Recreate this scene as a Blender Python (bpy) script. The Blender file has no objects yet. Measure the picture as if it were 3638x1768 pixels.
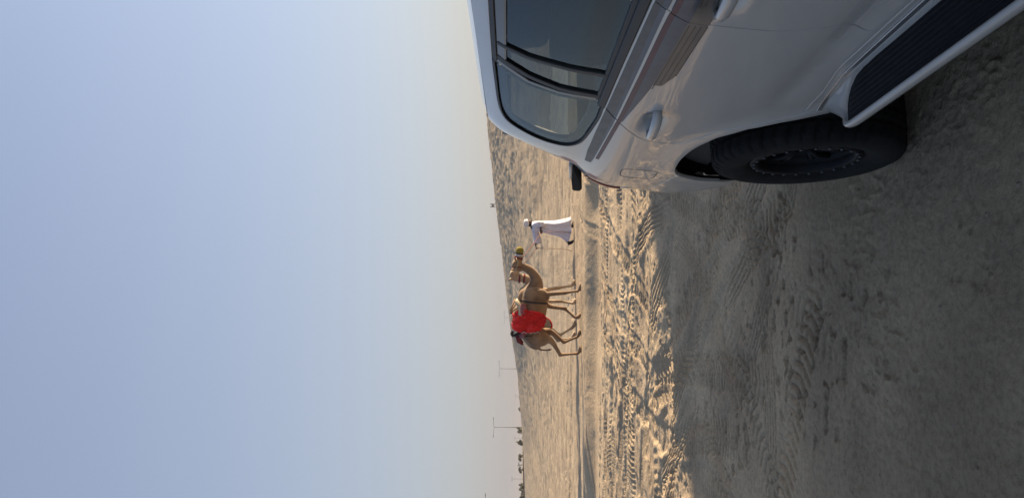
import bpy, bmesh, math, random
import numpy as np
from mathutils import Vector, Matrix
from mathutils.geometry import delaunay_2d_cdt

random.seed(7)
rng = np.random.default_rng(7)
sc = bpy.context.scene
COL = sc.collection
R = math.radians

# ------------------------------------------------------------------ camera
PITCH = math.atan(33 / 2627)
CAM_H = 1.70
cd = bpy.data.cameras.new("camera")
cd.lens = 26.0
cd.sensor_width = 36.0
cd.sensor_fit = 'HORIZONTAL'
cd.clip_start = 0.05
cd.clip_end = 12000
cam = bpy.data.objects.new("camera", cd)
COL.objects.link(cam)
s_, c_ = math.sin(PITCH), math.cos(PITCH)
# the phone was held upright and the picture stored on its side: image right = down
cam.matrix_world = Matrix(((0, 1, 0, 0), (s_, 0, -c_, 0), (-c_, 0, -s_, CAM_H), (0, 0, 0, 1)))
sc.camera = cam

# ------------------------------------------------------------------ sky, sun, exposure
SUN_EL, SUN_AZ = R(12.5), R(70)          # azimuth from +Y towards +X
w = bpy.data.worlds.new("World")
sc.world = w
w.use_nodes = True
nt = w.node_tree
nt.nodes.clear()
sky = nt.nodes.new("ShaderNodeTexSky")
sky.sky_type = 'NISHITA'
sky.sun_disc = False
sky.sun_elevation = SUN_EL
sky.sun_rotation = SUN_AZ
sky.altitude = 0
sky.air_density = 1.0
sky.dust_density = 1.2
sky.ozone_density = 3.2
bg = nt.nodes.new("ShaderNodeBackground")
bg.inputs[1].default_value = 0.098
out = nt.nodes.new("ShaderNodeOutputWorld")
# dust haze: the clear sky pales into grey towards the horizon, more brightly on the sun's side
tc = nt.nodes.new("ShaderNodeTexCoord")
sp = nt.nodes.new("ShaderNodeSeparateXYZ")
nt.links.new(tc.outputs["Generated"], sp.inputs[0])
def wmath(op, a, b=None):
    n = nt.nodes.new("ShaderNodeMath")
    n.operation = op
    for i, v in enumerate((a, b)):
        if v is None:
            continue
        if isinstance(v, (int, float)):
            n.inputs[i].default_value = v
        else:
            nt.links.new(v, n.inputs[i])
    return n.outputs[0]
up = wmath('MAXIMUM', sp.outputs[2], 0.0)
hz_f = wmath('ADD', wmath('MULTIPLY', wmath('EXPONENT', wmath('MULTIPLY', up, -1.9)), 0.76), 0.17)
vd = nt.nodes.new("ShaderNodeVectorMath")
vd.operation = 'DOT_PRODUCT'
nt.links.new(tc.outputs["Generated"], vd.inputs[0])
vd.inputs[1].default_value = (math.sin(SUN_AZ), math.cos(SUN_AZ), 0)
side_f = wmath('ADD', wmath('MULTIPLY', vd.outputs["Value"], 0.5), 0.5)
hzc = nt.nodes.new("ShaderNodeValToRGB")
hzc.color_ramp.elements[0].position = 0.0
hzc.color_ramp.elements[0].color = (.75, .86, 1.12, 1)
hzc.color_ramp.elements[1].position = 1.0
hzc.color_ramp.elements[1].color = (2.1, 1.92, 1.78, 1)
e1 = hzc.color_ramp.elements.new(0.5)
e1.color = (1.50, 1.43, 1.48, 1)
e2 = hzc.color_ramp.elements.new(0.82)
e2.color = (1.86, 1.70, 1.64, 1)
nt.links.new(side_f, hzc.inputs["Fac"])
mixh = nt.nodes.new("ShaderNodeMix")
mixh.data_type = 'RGBA'
nt.links.new(hz_f, mixh.inputs[0])
nt.links.new(sky.outputs[0], mixh.inputs[6])
nt.links.new(hzc.outputs["Color"], mixh.inputs[7])
nt.links.new(mixh.outputs[2], bg.inputs[0])
nt.links.new(bg.outputs[0], out.inputs[0])
sl = bpy.data.lights.new("sun", 'SUN')
sl.energy = 4.3
sl.angle = R(1.0)
sl.color = (1.0, 0.81, 0.58)
sun = bpy.data.objects.new("sun", sl)
COL.objects.link(sun)
sdir = Vector((math.sin(SUN_AZ) * math.cos(SUN_EL), math.cos(SUN_AZ) * math.cos(SUN_EL), math.sin(SUN_EL)))
sun.rotation_euler = sdir.to_track_quat('Z', 'Y').to_euler()
sc.view_settings.view_transform = 'Standard'
sc.view_settings.look = 'None'
sc.view_settings.exposure = 1.66
sc.view_settings.gamma = 1.0
sc.cycles.max_bounces = 8
sc.cycles.transparent_max_bounces = 12
sc.cycles.use_denoising = True

# ------------------------------------------------------------------ helpers
def link(o, parent=None):
    COL.objects.link(o)
    if parent is not None:
        o.parent = parent
    return o

def mesh_obj(name, verts, faces, m=None, parent=None, smooth=False, normals=None):
    me = bpy.data.meshes.new(name)
    me.from_pydata([tuple(v) for v in verts], [], [tuple(f) for f in faces])
    if smooth:
        me.polygons.foreach_set("use_smooth", [True] * len(me.polygons))
    me.update()
    if normals is not None:
        me.normals_split_custom_set_from_vertices([tuple(x) for x in normals])
    o = bpy.data.objects.new(name, me)
    if m is not None:
        me.materials.append(m)
    return link(o, parent)

def bm_obj(name, bm, m=None, parent=None, smooth=False):
    me = bpy.data.meshes.new(name)
    bm.to_mesh(me)
    bm.free()
    if smooth:
        me.polygons.foreach_set("use_smooth", [True] * len(me.polygons))
    o = bpy.data.objects.new(name, me)
    if m is not None:
        me.materials.append(m)
    return link(o, parent)

def share(o, name=None, parent=None, loc=None, rot=None):
    c = o.copy()
    if name:
        c.name = name
    COL.objects.link(c)
    if parent is not None:
        c.parent = parent
    if loc is not None:
        c.location = loc
    if rot is not None:
        c.rotation_euler = rot
    return c

def empty(name, loc=(0, 0, 0), rz=0.0):
    o = bpy.data.objects.new(name, None)
    o.empty_display_size = 0.2
    o.location = loc
    o.rotation_euler = (0, 0, rz)
    return link(o)

def tag(o, label, cat, group=None, kind=None):
    if label:
        o["label"] = label
    if cat:
        o["category"] = cat
    if group:
        o["group"] = group
    if kind:
        o["kind"] = kind
    return o

def mat(name, col, rough=0.6, metal=0.0, coat=0.0, var=0.0, vscale=8.0, bump=0.0, bscale=60.0, spec=None, sheen=0.0):
    """principled material whose colour carries some procedural variation and fine relief"""
    m = bpy.data.materials.new(name)
    m.use_nodes = True
    t = m.node_tree
    b = t.nodes["Principled BSDF"]
    b.inputs["Base Color"].default_value = (*col, 1)
    b.inputs["Roughness"].default_value = rough
    b.inputs["Metallic"].default_value = metal
    b.inputs["Coat Weight"].default_value = coat
    b.inputs["Coat Roughness"].default_value = 0.03
    if sheen:
        b.inputs["Sheen Weight"].default_value = sheen
    if spec is not None:
        b.inputs["Specular IOR Level"].default_value = spec
    tc = t.nodes.new("ShaderNodeTexCoord")
    if var > 0:
        n = t.nodes.new("ShaderNodeTexNoise")
        n.inputs["Scale"].default_value = vscale
        n.inputs["Detail"].default_value = 5
        t.links.new(tc.outputs["Object"], n.inputs["Vector"])
        r = t.nodes.new("ShaderNodeValToRGB")
        r.color_ramp.elements[0].position = 0.3
        r.color_ramp.elements[1].position = 0.7
        r.color_ramp.elements[0].color = (*[max(0, c * (1 - var)) for c in col], 1)
        r.color_ramp.elements[1].color = (*[min(1, c * (1 + var)) for c in col], 1)
        t.links.new(n.outputs["Fac"], r.inputs["Fac"])
        t.links.new(r.outputs["Color"], b.inputs["Base Color"])
    if bump > 0:
        n2 = t.nodes.new("ShaderNodeTexNoise")
        n2.inputs["Scale"].default_value = bscale
        n2.inputs["Detail"].default_value = 4
        t.links.new(tc.outputs["Object"], n2.inputs["Vector"])
        bp = t.nodes.new("ShaderNodeBump")
        bp.inputs["Strength"].default_value = 1.0
        bp.inputs["Distance"].default_value = bump
        t.links.new(n2.outputs["Fac"], bp.inputs["Height"])
        t.links.new(bp.outputs["Normal"], b.inputs["Normal"])
    return m

def catmull(pts, n=8, closed=False):
    P = [np.array(p, float) for p in pts]
    res = []
    m = len(P)
    rngk = range(m) if closed else range(m - 1)
    for i in rngk:
        p0 = P[(i - 1) % m] if (closed or i > 0) else 2 * P[0] - P[1]
        p1 = P[i]
        p2 = P[(i + 1) % m]
        p3 = P[(i + 2) % m] if (closed or i + 2 < m) else 2 * P[-1] - P[-2]
        for k in range(n):
            t = k / n
            res.append(0.5 * ((2 * p1) + (-p0 + p2) * t + (2 * p0 - 5 * p1 + 4 * p2 - p3) * t * t + (-p0 + 3 * p1 - 3 * p2 + p3) * t ** 3))
    if not closed:
        res.append(P[-1])
    return res

def tube_geo(pts, radii, n=10, up=(0, 0, 1), sq=1.0, cap=True):
    """closed tube along pts; radii entries are r or (r_side, r_up)"""
    P = [np.array(p, float) for p in pts]
    V, F = [], []
    upv = np.array(up, float)
    for i, p in enumerate(P):
        a = P[max(i - 1, 0)]
        b = P[min(i + 1, len(P) - 1)]
        t = b - a
        t /= (np.linalg.norm(t) + 1e-9)
        u = upv - t * np.dot(upv, t)
        if np.linalg.norm(u) < 1e-3:
            u = np.array([1.0, 0, 0]) - t * t[0]
        u /= np.linalg.norm(u)
        sd = np.cross(t, u)
        r = radii[i] if hasattr(radii, '__len__') else radii
        rs, ru = r if hasattr(r, '__len__') else (r, r)
        for k in range(n):
            th = 2 * math.pi * k / n
            V.append(p + sd * rs * math.cos(th) + u * ru * math.sin(th))
    m = len(P)
    for i in range(m - 1):
        for k in range(n):
            k2 = (k + 1) % n
            F.append((i * n + k, i * n + k2, (i + 1) * n + k2, (i + 1) * n + k))
    if cap:
        F.append(tuple(range(n - 1, -1, -1)))
        F.append(tuple((m - 1) * n + k for k in range(n)))
    return V, F

def tube(name, pts, radii, m, parent=None, n=8, smooth=True, up=(0, 0, 1)):
    V, F = tube_geo(pts, radii, n, up)
    return mesh_obj(name, V, F, m, parent, smooth)

def rbox(name, size, m, parent=None, loc=(0, 0, 0), rot=(0, 0, 0), bevel=0.02, seg=3, taper=None):
    bm = bmesh.new()
    bmesh.ops.create_cube(bm, size=1.0)
    for v in bm.verts:
        v.co = Vector((v.co.x * size[0], v.co.y * size[1], v.co.z * size[2]))
        if taper and v.co.z > 0:
            v.co.x *= taper[0]
            v.co.y *= taper[1]
    if bevel > 0:
        bmesh.ops.bevel(bm, geom=bm.edges[:], offset=bevel, segments=seg, profile=0.5, affect='EDGES')
    o = bm_obj(name, bm, m, parent, smooth=True)
    o.location = loc
    o.rotation_euler = rot
    return o

def remeshed(name, geos, voxel, m, parent=None, smooth_it=6, keep=None):
    """one continuous skin over overlapping closed shapes"""
    V, F = [], []
    for g in geos:
        b = len(V)
        V += list(g[0])
        F += [tuple(i + b for i in f) for f in g[1]]
    tmp = mesh_obj(name + "_src", V, F)
    md = tmp.modifiers.new("r", 'REMESH')
    md.mode = 'VOXEL'
    md.voxel_size = voxel
    ms = tmp.modifiers.new("s", 'SMOOTH')
    ms.factor = 0.5
    ms.iterations = smooth_it
    dg = bpy.context.evaluated_depsgraph_get()
    dg.update()
    me = bpy.data.meshes.new_from_object(tmp.evaluated_get(dg))
    bpy.data.objects.remove(tmp, do_unlink=True)
    me.name = name
    me.materials.clear()
    me.materials.append(m)
    me.polygons.foreach_set("use_smooth", [True] * len(me.polygons))
    return link(bpy.data.objects.new(name, me), parent)

def ellipsoid(c, r, n=14, mrings=9):
    V, F = [], []
    V.append((c[0], c[1], c[2] - r[2]))
    for i in range(1, mrings):
        ph = -math.pi / 2 + math.pi * i / mrings
        for k in range(n):
            th = 2 * math.pi * k / n
            V.append((c[0] + r[0] * math.cos(ph) * math.cos(th), c[1] + r[1] * math.cos(ph) * math.sin(th), c[2] + r[2] * math.sin(ph)))
    V.append((c[0], c[1], c[2] + r[2]))
    for k in range(n):
        F.append((0, 1 + (k + 1) % n, 1 + k))
    for i in range(mrings - 2):
        for k in range(n):
            a = 1 + i * n
            F.append((a + k, a + (k + 1) % n, a + n + (k + 1) % n, a + n + k))
    a = 1 + (mrings - 2) * n
    for k in range(n):
        F.append((a + k, a + (k + 1) % n, len(V) - 1))
    return V, F

# ------------------------------------------------------------------ noise and terrain height
def _hash(ix, iy, seed):
    h = (ix.astype(np.int64) * 374761393 + iy.astype(np.int64) * 668265263 + seed * 974711) & 0xffffffff
    h = ((h ^ (h >> 13)) * 1274126177) & 0xffffffff
    return ((h ^ (h >> 16)) & 0xffff).astype(np.float64) / 32767.5 - 1.0

def vn(x, y, seed=0):
    ix, iy = np.floor(x), np.floor(y)
    fx, fy = x - ix, y - iy
    u = fx * fx * fx * (fx * (fx * 6 - 15) + 10)
    v = fy * fy * fy * (fy * (fy * 6 - 15) + 10)
    a, b = _hash(ix, iy, seed), _hash(ix + 1, iy, seed)
    c, d = _hash(ix, iy + 1, seed), _hash(ix + 1, iy + 1, seed)
    return (a + (b - a) * u) * (1 - v) + (c + (d - c) * u) * v

def fbm(x, y, octv=4, seed=0, gain=0.5):
    r, a, tot = 0, 1.0, 0
    ca, sa = math.cos(0.6), math.sin(0.6)
    for k in range(octv):
        r = r + a * vn(x + 17.3 * k, y - 9.1 * k, seed + k * 13)
        tot += a
        a *= gain
        x, y = 2.03 * (ca * x - sa * y), 2.03 * (sa * x + ca * y)
    return r / tot

def sst(x, a, b):
    t = np.clip((x - a) / (b - a), 0, 1)
    return t * t * (3 - 2 * t)

AZ = [-180, -60, -25, -18.6, -15.2, -12.8, -9.4, -5.8, 0.2, 4.0, 11.9, 18.6, 28, 50, 90, 180]
EL = [-.6, -.5, -.38, -.33, -.17, 0.0, .30, .85, 1.53, 2.0, 2.77, 3.59, 3.0, .6, .0, -.6]
RR = [300, 300, 300, 300, 260, 210, 175, 150, 130, 122, 112, 105, 105, 110, 120, 300]
CAR_O = np.array([0.4105, 3.37])
CAR_D = np.array([-388.0, 2627.0]) / math.hypot(388, 2627)
CAR_N = np.array([CAR_D[1], -CAR_D[0]])

# tyre tracks: control points on the ground, half width, depth, tread kind, tread amplitude
TRACKS = [
    ([(2.2, 5.6), (0.62, 7.6), (0.14, 8.42), (-0.51, 9.07), (-1.4, 9.7), (-3.0, 10.4), (-6, 11.4)], .17, .03, 'rib', .016),
    ([(2.4, 7.2), (0.62, 8.5), (0.45, 9.0), (0.21, 10.05), (-0.3, 10.9), (-2, 12.0), (-5, 13.2)], .16, .035, 'rib', .014),
    ([(1.1, 4.4), (0.04, 5.99), (-0.15, 6.54), (-0.45, 6.98), (-1.25, 7.73), (-1.78, 8.2), (-2.4, 8.55), (-3.1, 9.2), (-5, 10.6)], .15, .03, 'rib', .015),
    ([(0.4, 4.9), (-0.3, 5.99), (-0.54, 6.45), (-1.09, 7.08), (-1.55, 7.48), (-2.19, 8.06), (-2.7, 8.4), (-5, 9.2)], .15, .03, 'rib', .015),
    ([(2.3, 21), (1.21, 16.97), (0.25, 13.53), (-0.5, 10.8), (-1.0, 9.0)], .16, .03, 'lug', .02),
    ([(1.2, 22), (-0.18, 16.97), (-0.98, 13.93), (-1.45, 10.5), (-1.6, 9.6), (-1.42, 8.6), (-1.0, 6.05), (-0.95, 4.93)], .15, .022, 'lug', .017),
    ([(-1.5, 16), (-2.2, 11.5), (-2.25, 9.73), (-2.23, 8.5), (-1.7, 6.8), (-1.5, 5.6)], .16, .025, 'lug', .018),
    ([(-4.5, 8.8), (-3.4, 9.1), (-3.05, 9.0), (-2.71, 8.5), (-2.3, 7.4), (-2.14, 6.68), (-2.3, 5.4), (-3.0, 4.2)], .17, .025, 'lug', .018),
    ([(1.4, 3.9), (0.55, 6.0), (-0.06, 6.91), (-1.2, 8.6), (-3.2, 12)], .14, .018, 'lug', .013),
    ([(0.5, 4.3), (0.19, 5.04), (-0.16, 5.83), (-0.6, 6.63), (-1.6, 8.7), (-2.6, 11)], .15, .02, 'lug', .014),
    ([(0.6, 3.9), (0.39, 4.52), (0.24, 5.56), (0.3, 7.0), (0.9, 9.5), (1.6, 13)], .14, .018, 'lug', .014),
    ([(3, 13.0), (0.5, 12.6), (-2, 12.9), (-5, 13.9)], .2, .03, 'rib', .015),
    ([(3, 14.6), (0.5, 14.5), (-2.5, 14.7), (-6, 15.6)], .2, .03, 'rib', .015),
    ([(3, 11.3), (0.6, 11.2), (-1.5, 11.4), (-4.5, 12.3)], .2, .03, 'rib', .015),
    ([(-4.2, 6.2), (-2.6, 5.2), (-1.2, 4.7), (0.2, 4.1)], .14, .012, 'lug', .010),
    ([(4.0, 17.0), (0.6, 16.2), (-3, 16.6), (-7, 17.2)], .25, .06, 'rib', .02),
    ([(8, 24.6), (1, 24.3), (-5, 25.2), (-12, 26.5)], .25, .05, 'rib', .02),
    ([(8, 26.2), (1, 26.1), (-5, 27.2), (-12, 28.5)], .25, .05, 'rib', .02),
]

_tr = random.Random(21)
for k in range(12):      # vehicles crossing beyond the cars
    y0 = 8.6 + k * .68 + _tr.uniform(-.3, .3)
    sl_ = _tr.uniform(-.16, .10)
    cv = _tr.uniform(-.02, .03)
    TRACKS.append(([(x_, y0 - sl_ * x_ + cv * x_ * x_ * .5 + .15 * math.sin(x_ * .7 + k)) for x_ in (5, 2.5, 0, -2.5, -5, -8)], _tr.uniform(.12, .2), _tr.uniform(.015, .04), 'rib' if k % 3 else 'lug', _tr.uniform(.008, .014)))
for k in range(7):       # and turning on the near ground
    x0 = _tr.uniform(-2.6, .2)
    y0 = _tr.uniform(4.6, 7.4)
    a_ = _tr.uniform(-.9, .9) + (1.57 if k % 2 else .2)
    c2_ = _tr.uniform(-.35, .35)
    TRACKS.append(([(x0 + t_ * math.cos(a_ + c2_ * t_ * .3), y0 + t_ * math.sin(a_ + c2_ * t_ * .3)) for t_ in (-2.4, -1.2, 0, 1.2, 2.4)], .13, _tr.uniform(.008, .014), 'lug' if k % 2 else 'rib', _tr.uniform(.006, .010)))

def polyline_dist(px, py, pts):
    best = np.full(px.shape, 1e9)
    bl = np.zeros(px.shape)
    bq = np.zeros(px.shape)
    acc = 0.0
    for (ax, ay), (bx, by) in zip(pts[:-1], pts[1:]):
        dx, dy = bx - ax, by - ay
        L = math.hypot(dx, dy)
        t = np.clip(((px - ax) * dx + (py - ay) * dy) / (L * L), 0, 1)
        ex, ey = px - (ax + t * dx), py - (ay + t * dy)
        dd = ex * ex + ey * ey
        m = dd < best
        best[m] = dd[m]
        bl[m] = acc + t[m] * L
        bq[m] = (np.sign(dx * ey - dy * ex) * np.sqrt(dd))[m]
        acc += L
    return np.sqrt(best), bl, bq

def height(x, y):
    x = np.asarray(x, float)
    y = np.asarray(y, float)
    r = np.hypot(x, y) + 1e-6
    az = np.degrees(np.arctan2(x, y))
    # the long dune that makes the skyline, rising to the right
    el = np.interp(az, AZ, EL)
    rc = np.interp(az, AZ, RR)
    zc = 1.7 + rc * np.tan(np.radians(el))
    t = np.clip((r - 27) / (rc - 27), 0, 1)
    h = zc * (0.35 * t + 0.65 * t * t * (3 - 2 * t))
    back = np.clip((r - rc) / 120.0, 0, 1)
    h = h * (1 - 0.9 * back * back * (3 - 2 * back))
    # added dune outside the view on the right, shaped to shade the foreground
    mx = np.exp(-((x - 8.2 - .12 * (y - 5)) / 1.7) ** 2)
    edge = 12.9 + .8 * fbm(x * 1.1, y * .2, 3, 31)
    my = (1 - sst(y - edge, -2.8, 1.9)) * (1 + .30 * fbm(x * .3, y * 1.5, 3, 37))
    h = h + (3.15 + .8 * fbm(x * .5, y * .9, 3, 33)) * mx * my * (1 - sst(-y, 25, 60))
    # dist to car footprint
    qx, qy = x - CAR_O[0], y - CAR_O[1]
    lw = qx * CAR_N[0] + qy * CAR_N[1]
    ls = qx * CAR_D[0] + qy * CAR_D[1]
    dcar = np.hypot(np.maximum(np.abs(lw - 0.97) - 0.98, 0), np.maximum(np.abs(ls + 1.35) - 1.9, 0))
    kcar = sst(dcar, 0.05, 0.9)
    # hollow crossing the view in front of the camels, steep on its far side
    yc = 18.3 + 0.35 * np.sin(x * 0.35 + 0.6) + 0.25 * fbm(x * .3, y * 0 + 3, 2, 5) - 0.05 * x + 0.0025 * x * x
    q = y - yc
    hollow = np.where(q > 0.6, 1 - sst(q, 0.6, 1.45), sst(q, -3.6, 0.3))
    h = h - (0.30 - 0.12 * sst(-x, .5, 4) + 0.08 * fbm(x * .5, y * .2, 2, 9)) * hollow * (1 - 0.7 * sst(x, 16, 30)) * (r < 60)
    # tyre tracks
    tm = np.zeros_like(h)
    for pts, hw, dep, kind, amp in TRACKS:
        cp = [tuple(p) for p in catmull(pts, 4)]
        xs = [p[0] for p in cp]
        ys = [p[1] for p in cp]
        bb = (x > min(xs) - .5) & (x < max(xs) + .5) & (y > min(ys) - .5) & (y < max(ys) + .5)
        if not bb.any():
            continue
        px, py = x[bb], y[bb]
        dd, l, qq = polyline_dist(px, py, cp)
        edge_n = 1 + .22 * fbm(px * 5, py * 5, 2, 107)
        dd = dd * edge_n
        tot = sum(math.dist(a, b) for a, b in zip(cp[:-1], cp[1:]))
        fade = sst(l, 0, .9) * (1 - sst(l, tot - .9, tot))
        inside = (1 - sst(dd, hw * .8, hw * 1.12)) * fade
        berm = np.exp(-((dd - hw * 1.35) / (hw * .3)) ** 2) * fade
        wear = 0.10 + 0.90 * sst(fbm(l * 0.9, qq * 1.5, 2, 101 + int(hw * 1000)), -.35, .25)
        if kind == 'rib':
            tr = 0.35 - 1.35 * np.abs(np.cos(math.pi * qq / (hw * 2 / 5.0) + 0.5 * np.sin(l * 2.2))) ** 7
        else:
            tr = 0.35 - 1.35 * np.abs(np.cos(math.pi * (l / .085 + .5 * np.abs(qq) / hw))) ** 6
        tm[bb] = np.maximum(tm[bb], inside * (0.4 + 0.6 * wear))
        h[bb] += kcar[bb] * (-.45 * dep * inside + .30 * dep * berm + amp * 2.3 * tr * inside * wear)
    nt_ = 1 - 0.85 * tm
    # gentle swells
    h = h + 0.04 * fbm(x * .28, y * .28, 3, 3) * kcar * sst(r, 3, 9)
    # churned zone
    zone = sst(y, 6.2, 9.5) * (1 - sst(y, 16.2, 18.2)) * (r < 60)
    hum = fbm(x * 1.0 + 5, y * 1.0, 4, 41)
    patch = sst(fbm(x * .45 + 9, y * .8, 2, 47), -.35, .35)
    h = h + zone * (0.036 * np.abs(hum) + 0.05 * (1 + .9 * sst(y, 7, 8.5) * (1 - sst(y, 11, 13))) * fbm(x * .5, y * 1.5, 3, 45) + 0.024 * patch * nt_ * fbm(x * 4.1, y * 6.1, 4, 43, .62))
    # footprints and scuffs everywhere at small scale
    calm = 1 - 0.75 * sst(q, -1.8, -.6) * (1 - sst(q, .8, 1.5)) * (r < 60)
    rough = calm * (0.35 + 0.65 * sst(fbm(x * .5, y * .5, 2, 51), -.2, .35))
    nr = sst(r, 3.5, 8)
    h = h + nt_ * rough * kcar * (0.003 + 0.010 * nr * sst(y, 7.5, 10)) * fbm(x * 6.5, y * 6.5, 4, 61, .62)
    pit = fbm(x * 3.3, y * 3.3, 2, 71)
    h = h - 0.022 * nt_ * kcar * nr * (r < 60) * sst(pit, 0.30, 0.55) * (0.4 + 0.6 * zone)
    # flaky crust near the camera
    crust = sst(fbm(x * 1.1, y * 1.1, 3, 81), 0.02, 0.30) * (1 - sst(r, 6, 10))
    h = h - 0.012 * nt_ * crust * np.abs(fbm(x * 14, y * 9, 3, 83)) ** 0.8 * 1.6
    clus = sst(fbm(x * 1.3 + 3, y * 1.0, 3, 87), -.15, .35) * (1 - sst(r, 9, 13))
    h = h - 0.030 * kcar * clus * sst(fbm(x * 9, y * 13, 3, 89, .6), .30, .42)
    h = h + 0.006 * nt_ * fbm(x * 18, y * 18, 3, 85, .65) * (1 - sst(r, 7, 12))
    # flats around the animals, hummocks on the dune
    far = sst(r, 27, 48)
    hf = fbm(x * .30, y * .34, 4, 91, 0.6)
    h = h + far * (0.14 * hf + 0.18 * np.abs(fbm(x * 1.0, y * .8, 4, 95, .6)) * (0.3 + 0.7 * sst(t, 0.15, 0.8)))
    mid = sst(r, 19.5, 22) * (1 - sst(r, 30, 60))
    h = h + mid * 0.030 * fbm(x * 1.1, y * 2.2, 3, 97)
    return h

def hz(x, y):
    return float(height(np.array([x]), np.array([y]))[0])

# ------------------------------------------------------------------ ground
def sand_material():
    m = bpy.data.materials.new("sand")
    m.use_nodes = True
    t = m.node_tree
    b = t.nodes["Principled BSDF"]
    b.inputs["Roughness"].default_value = 0.95
    b.inputs["Specular IOR Level"].default_value = 0.15
    g = t.nodes.new("ShaderNodeNewGeometry")
    def noise(scale, detail, rough=.5, vec=None):
        n = t.nodes.new("ShaderNodeTexNoise")
        n.inputs["Scale"].default_value = scale
        n.inputs["Detail"].default_value = detail
        n.inputs["Roughness"].default_value = rough
        t.links.new(vec or g.outputs["Position"], n.inputs["Vector"])
        return n
    n1 = noise(0.55, 6, .6)
    r1 = t.nodes.new("ShaderNodeValToRGB")
    r1.color_ramp.elements[0].position = 0.33
    r1.color_ramp.elements[1].position = 0.68
    r1.color_ramp.elements[0].color = (.40, .302, .198, 1)
    r1.color_ramp.elements[1].color = (.54, .42, .278, 1)
    t.links.new(n1.outputs["Fac"], r1.inputs["Fac"])
    # coarse grains and crumbs
    n2 = noise(30, 7, .75)
    r2 = t.nodes.new("ShaderNodeValToRGB")
    r2.color_ramp.elements[0].position = 0.34
    r2.color_ramp.elements[1].position = 0.56
    r2.color_ramp.elements[0].color = (.66, .65, .64, 1)
    r2.color_ramp.elements[1].color = (1.10, 1.10, 1.09, 1)
    t.links.new(n2.outputs["Fac"], r2.inputs["Fac"])
    mx = t.nodes.new("ShaderNodeMix")
    mx.data_type = 'RGBA'
    mx.blend_type = 'MULTIPLY'
    mx.inputs[0].default_value = 0.8
    t.links.new(r1.outputs["Color"], mx.inputs[6])
    t.links.new(r2.outputs["Color"], mx.inputs[7])
    # damp, trodden patches
    n3 = noise(0.9, 4, .55)
    r3 = t.nodes.new("ShaderNodeValToRGB")
    r3.color_ramp.elements[0].position = 0.42
    r3.color_ramp.elements[1].position = 0.62
    r3.color_ramp.elements[0].color = (1, 1, 1, 1)
    r3.color_ramp.elements[1].color = (.80, .80, .82, 1)
    t.links.new(n3.outputs["Fac"], r3.inputs["Fac"])
    mx2 = t.nodes.new("ShaderNodeMix")
    mx2.data_type = 'RGBA'
    mx2.blend_type = 'MULTIPLY'
    mx2.inputs[0].default_value = 1.0
    t.links.new(mx.outputs[2], mx2.inputs[6])
    t.links.new(r3.outputs["Color"], mx2.inputs[7])
    # packed sand round the car, with foreground shade painted into its tone
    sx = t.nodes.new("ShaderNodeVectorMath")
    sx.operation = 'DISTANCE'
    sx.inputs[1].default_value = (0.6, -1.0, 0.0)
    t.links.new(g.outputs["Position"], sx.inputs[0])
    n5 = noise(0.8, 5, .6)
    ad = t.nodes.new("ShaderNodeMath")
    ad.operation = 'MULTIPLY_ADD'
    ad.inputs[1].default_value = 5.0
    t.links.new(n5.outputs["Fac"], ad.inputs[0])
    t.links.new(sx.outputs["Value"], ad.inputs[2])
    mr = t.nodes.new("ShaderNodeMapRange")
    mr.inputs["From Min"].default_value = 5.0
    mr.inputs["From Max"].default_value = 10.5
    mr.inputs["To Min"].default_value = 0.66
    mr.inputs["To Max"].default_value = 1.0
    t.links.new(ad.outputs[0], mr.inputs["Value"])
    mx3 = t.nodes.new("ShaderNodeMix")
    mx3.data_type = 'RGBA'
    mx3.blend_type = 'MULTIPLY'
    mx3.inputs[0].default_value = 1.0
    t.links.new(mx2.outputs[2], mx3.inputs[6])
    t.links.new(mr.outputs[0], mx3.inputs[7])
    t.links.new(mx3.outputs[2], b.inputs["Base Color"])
    # relief below the mesh resolution
    nb = noise(14, 8, .75)
    nb2 = noise(1.6, 6, .62)
    bp2 = t.nodes.new("ShaderNodeBump")
    bp2.inputs["Distance"].default_value = 0.10
    bp2.inputs["Strength"].default_value = 0.5
    t.links.new(nb2.outputs["Fac"], bp2.inputs["Height"])
    bp = t.nodes.new("ShaderNodeBump")
    bp.inputs["Distance"].default_value = 0.03
    bp.inputs["Strength"].default_value = 1.0
    t.links.new(nb.outputs["Fac"], bp.inputs["Height"])
    t.links.new(bp2.outputs["Normal"], bp.inputs["Normal"])
    t.links.new(bp.outputs["Normal"], b.inputs["Normal"])
    return m

M_SAND = sand_material()

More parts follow.
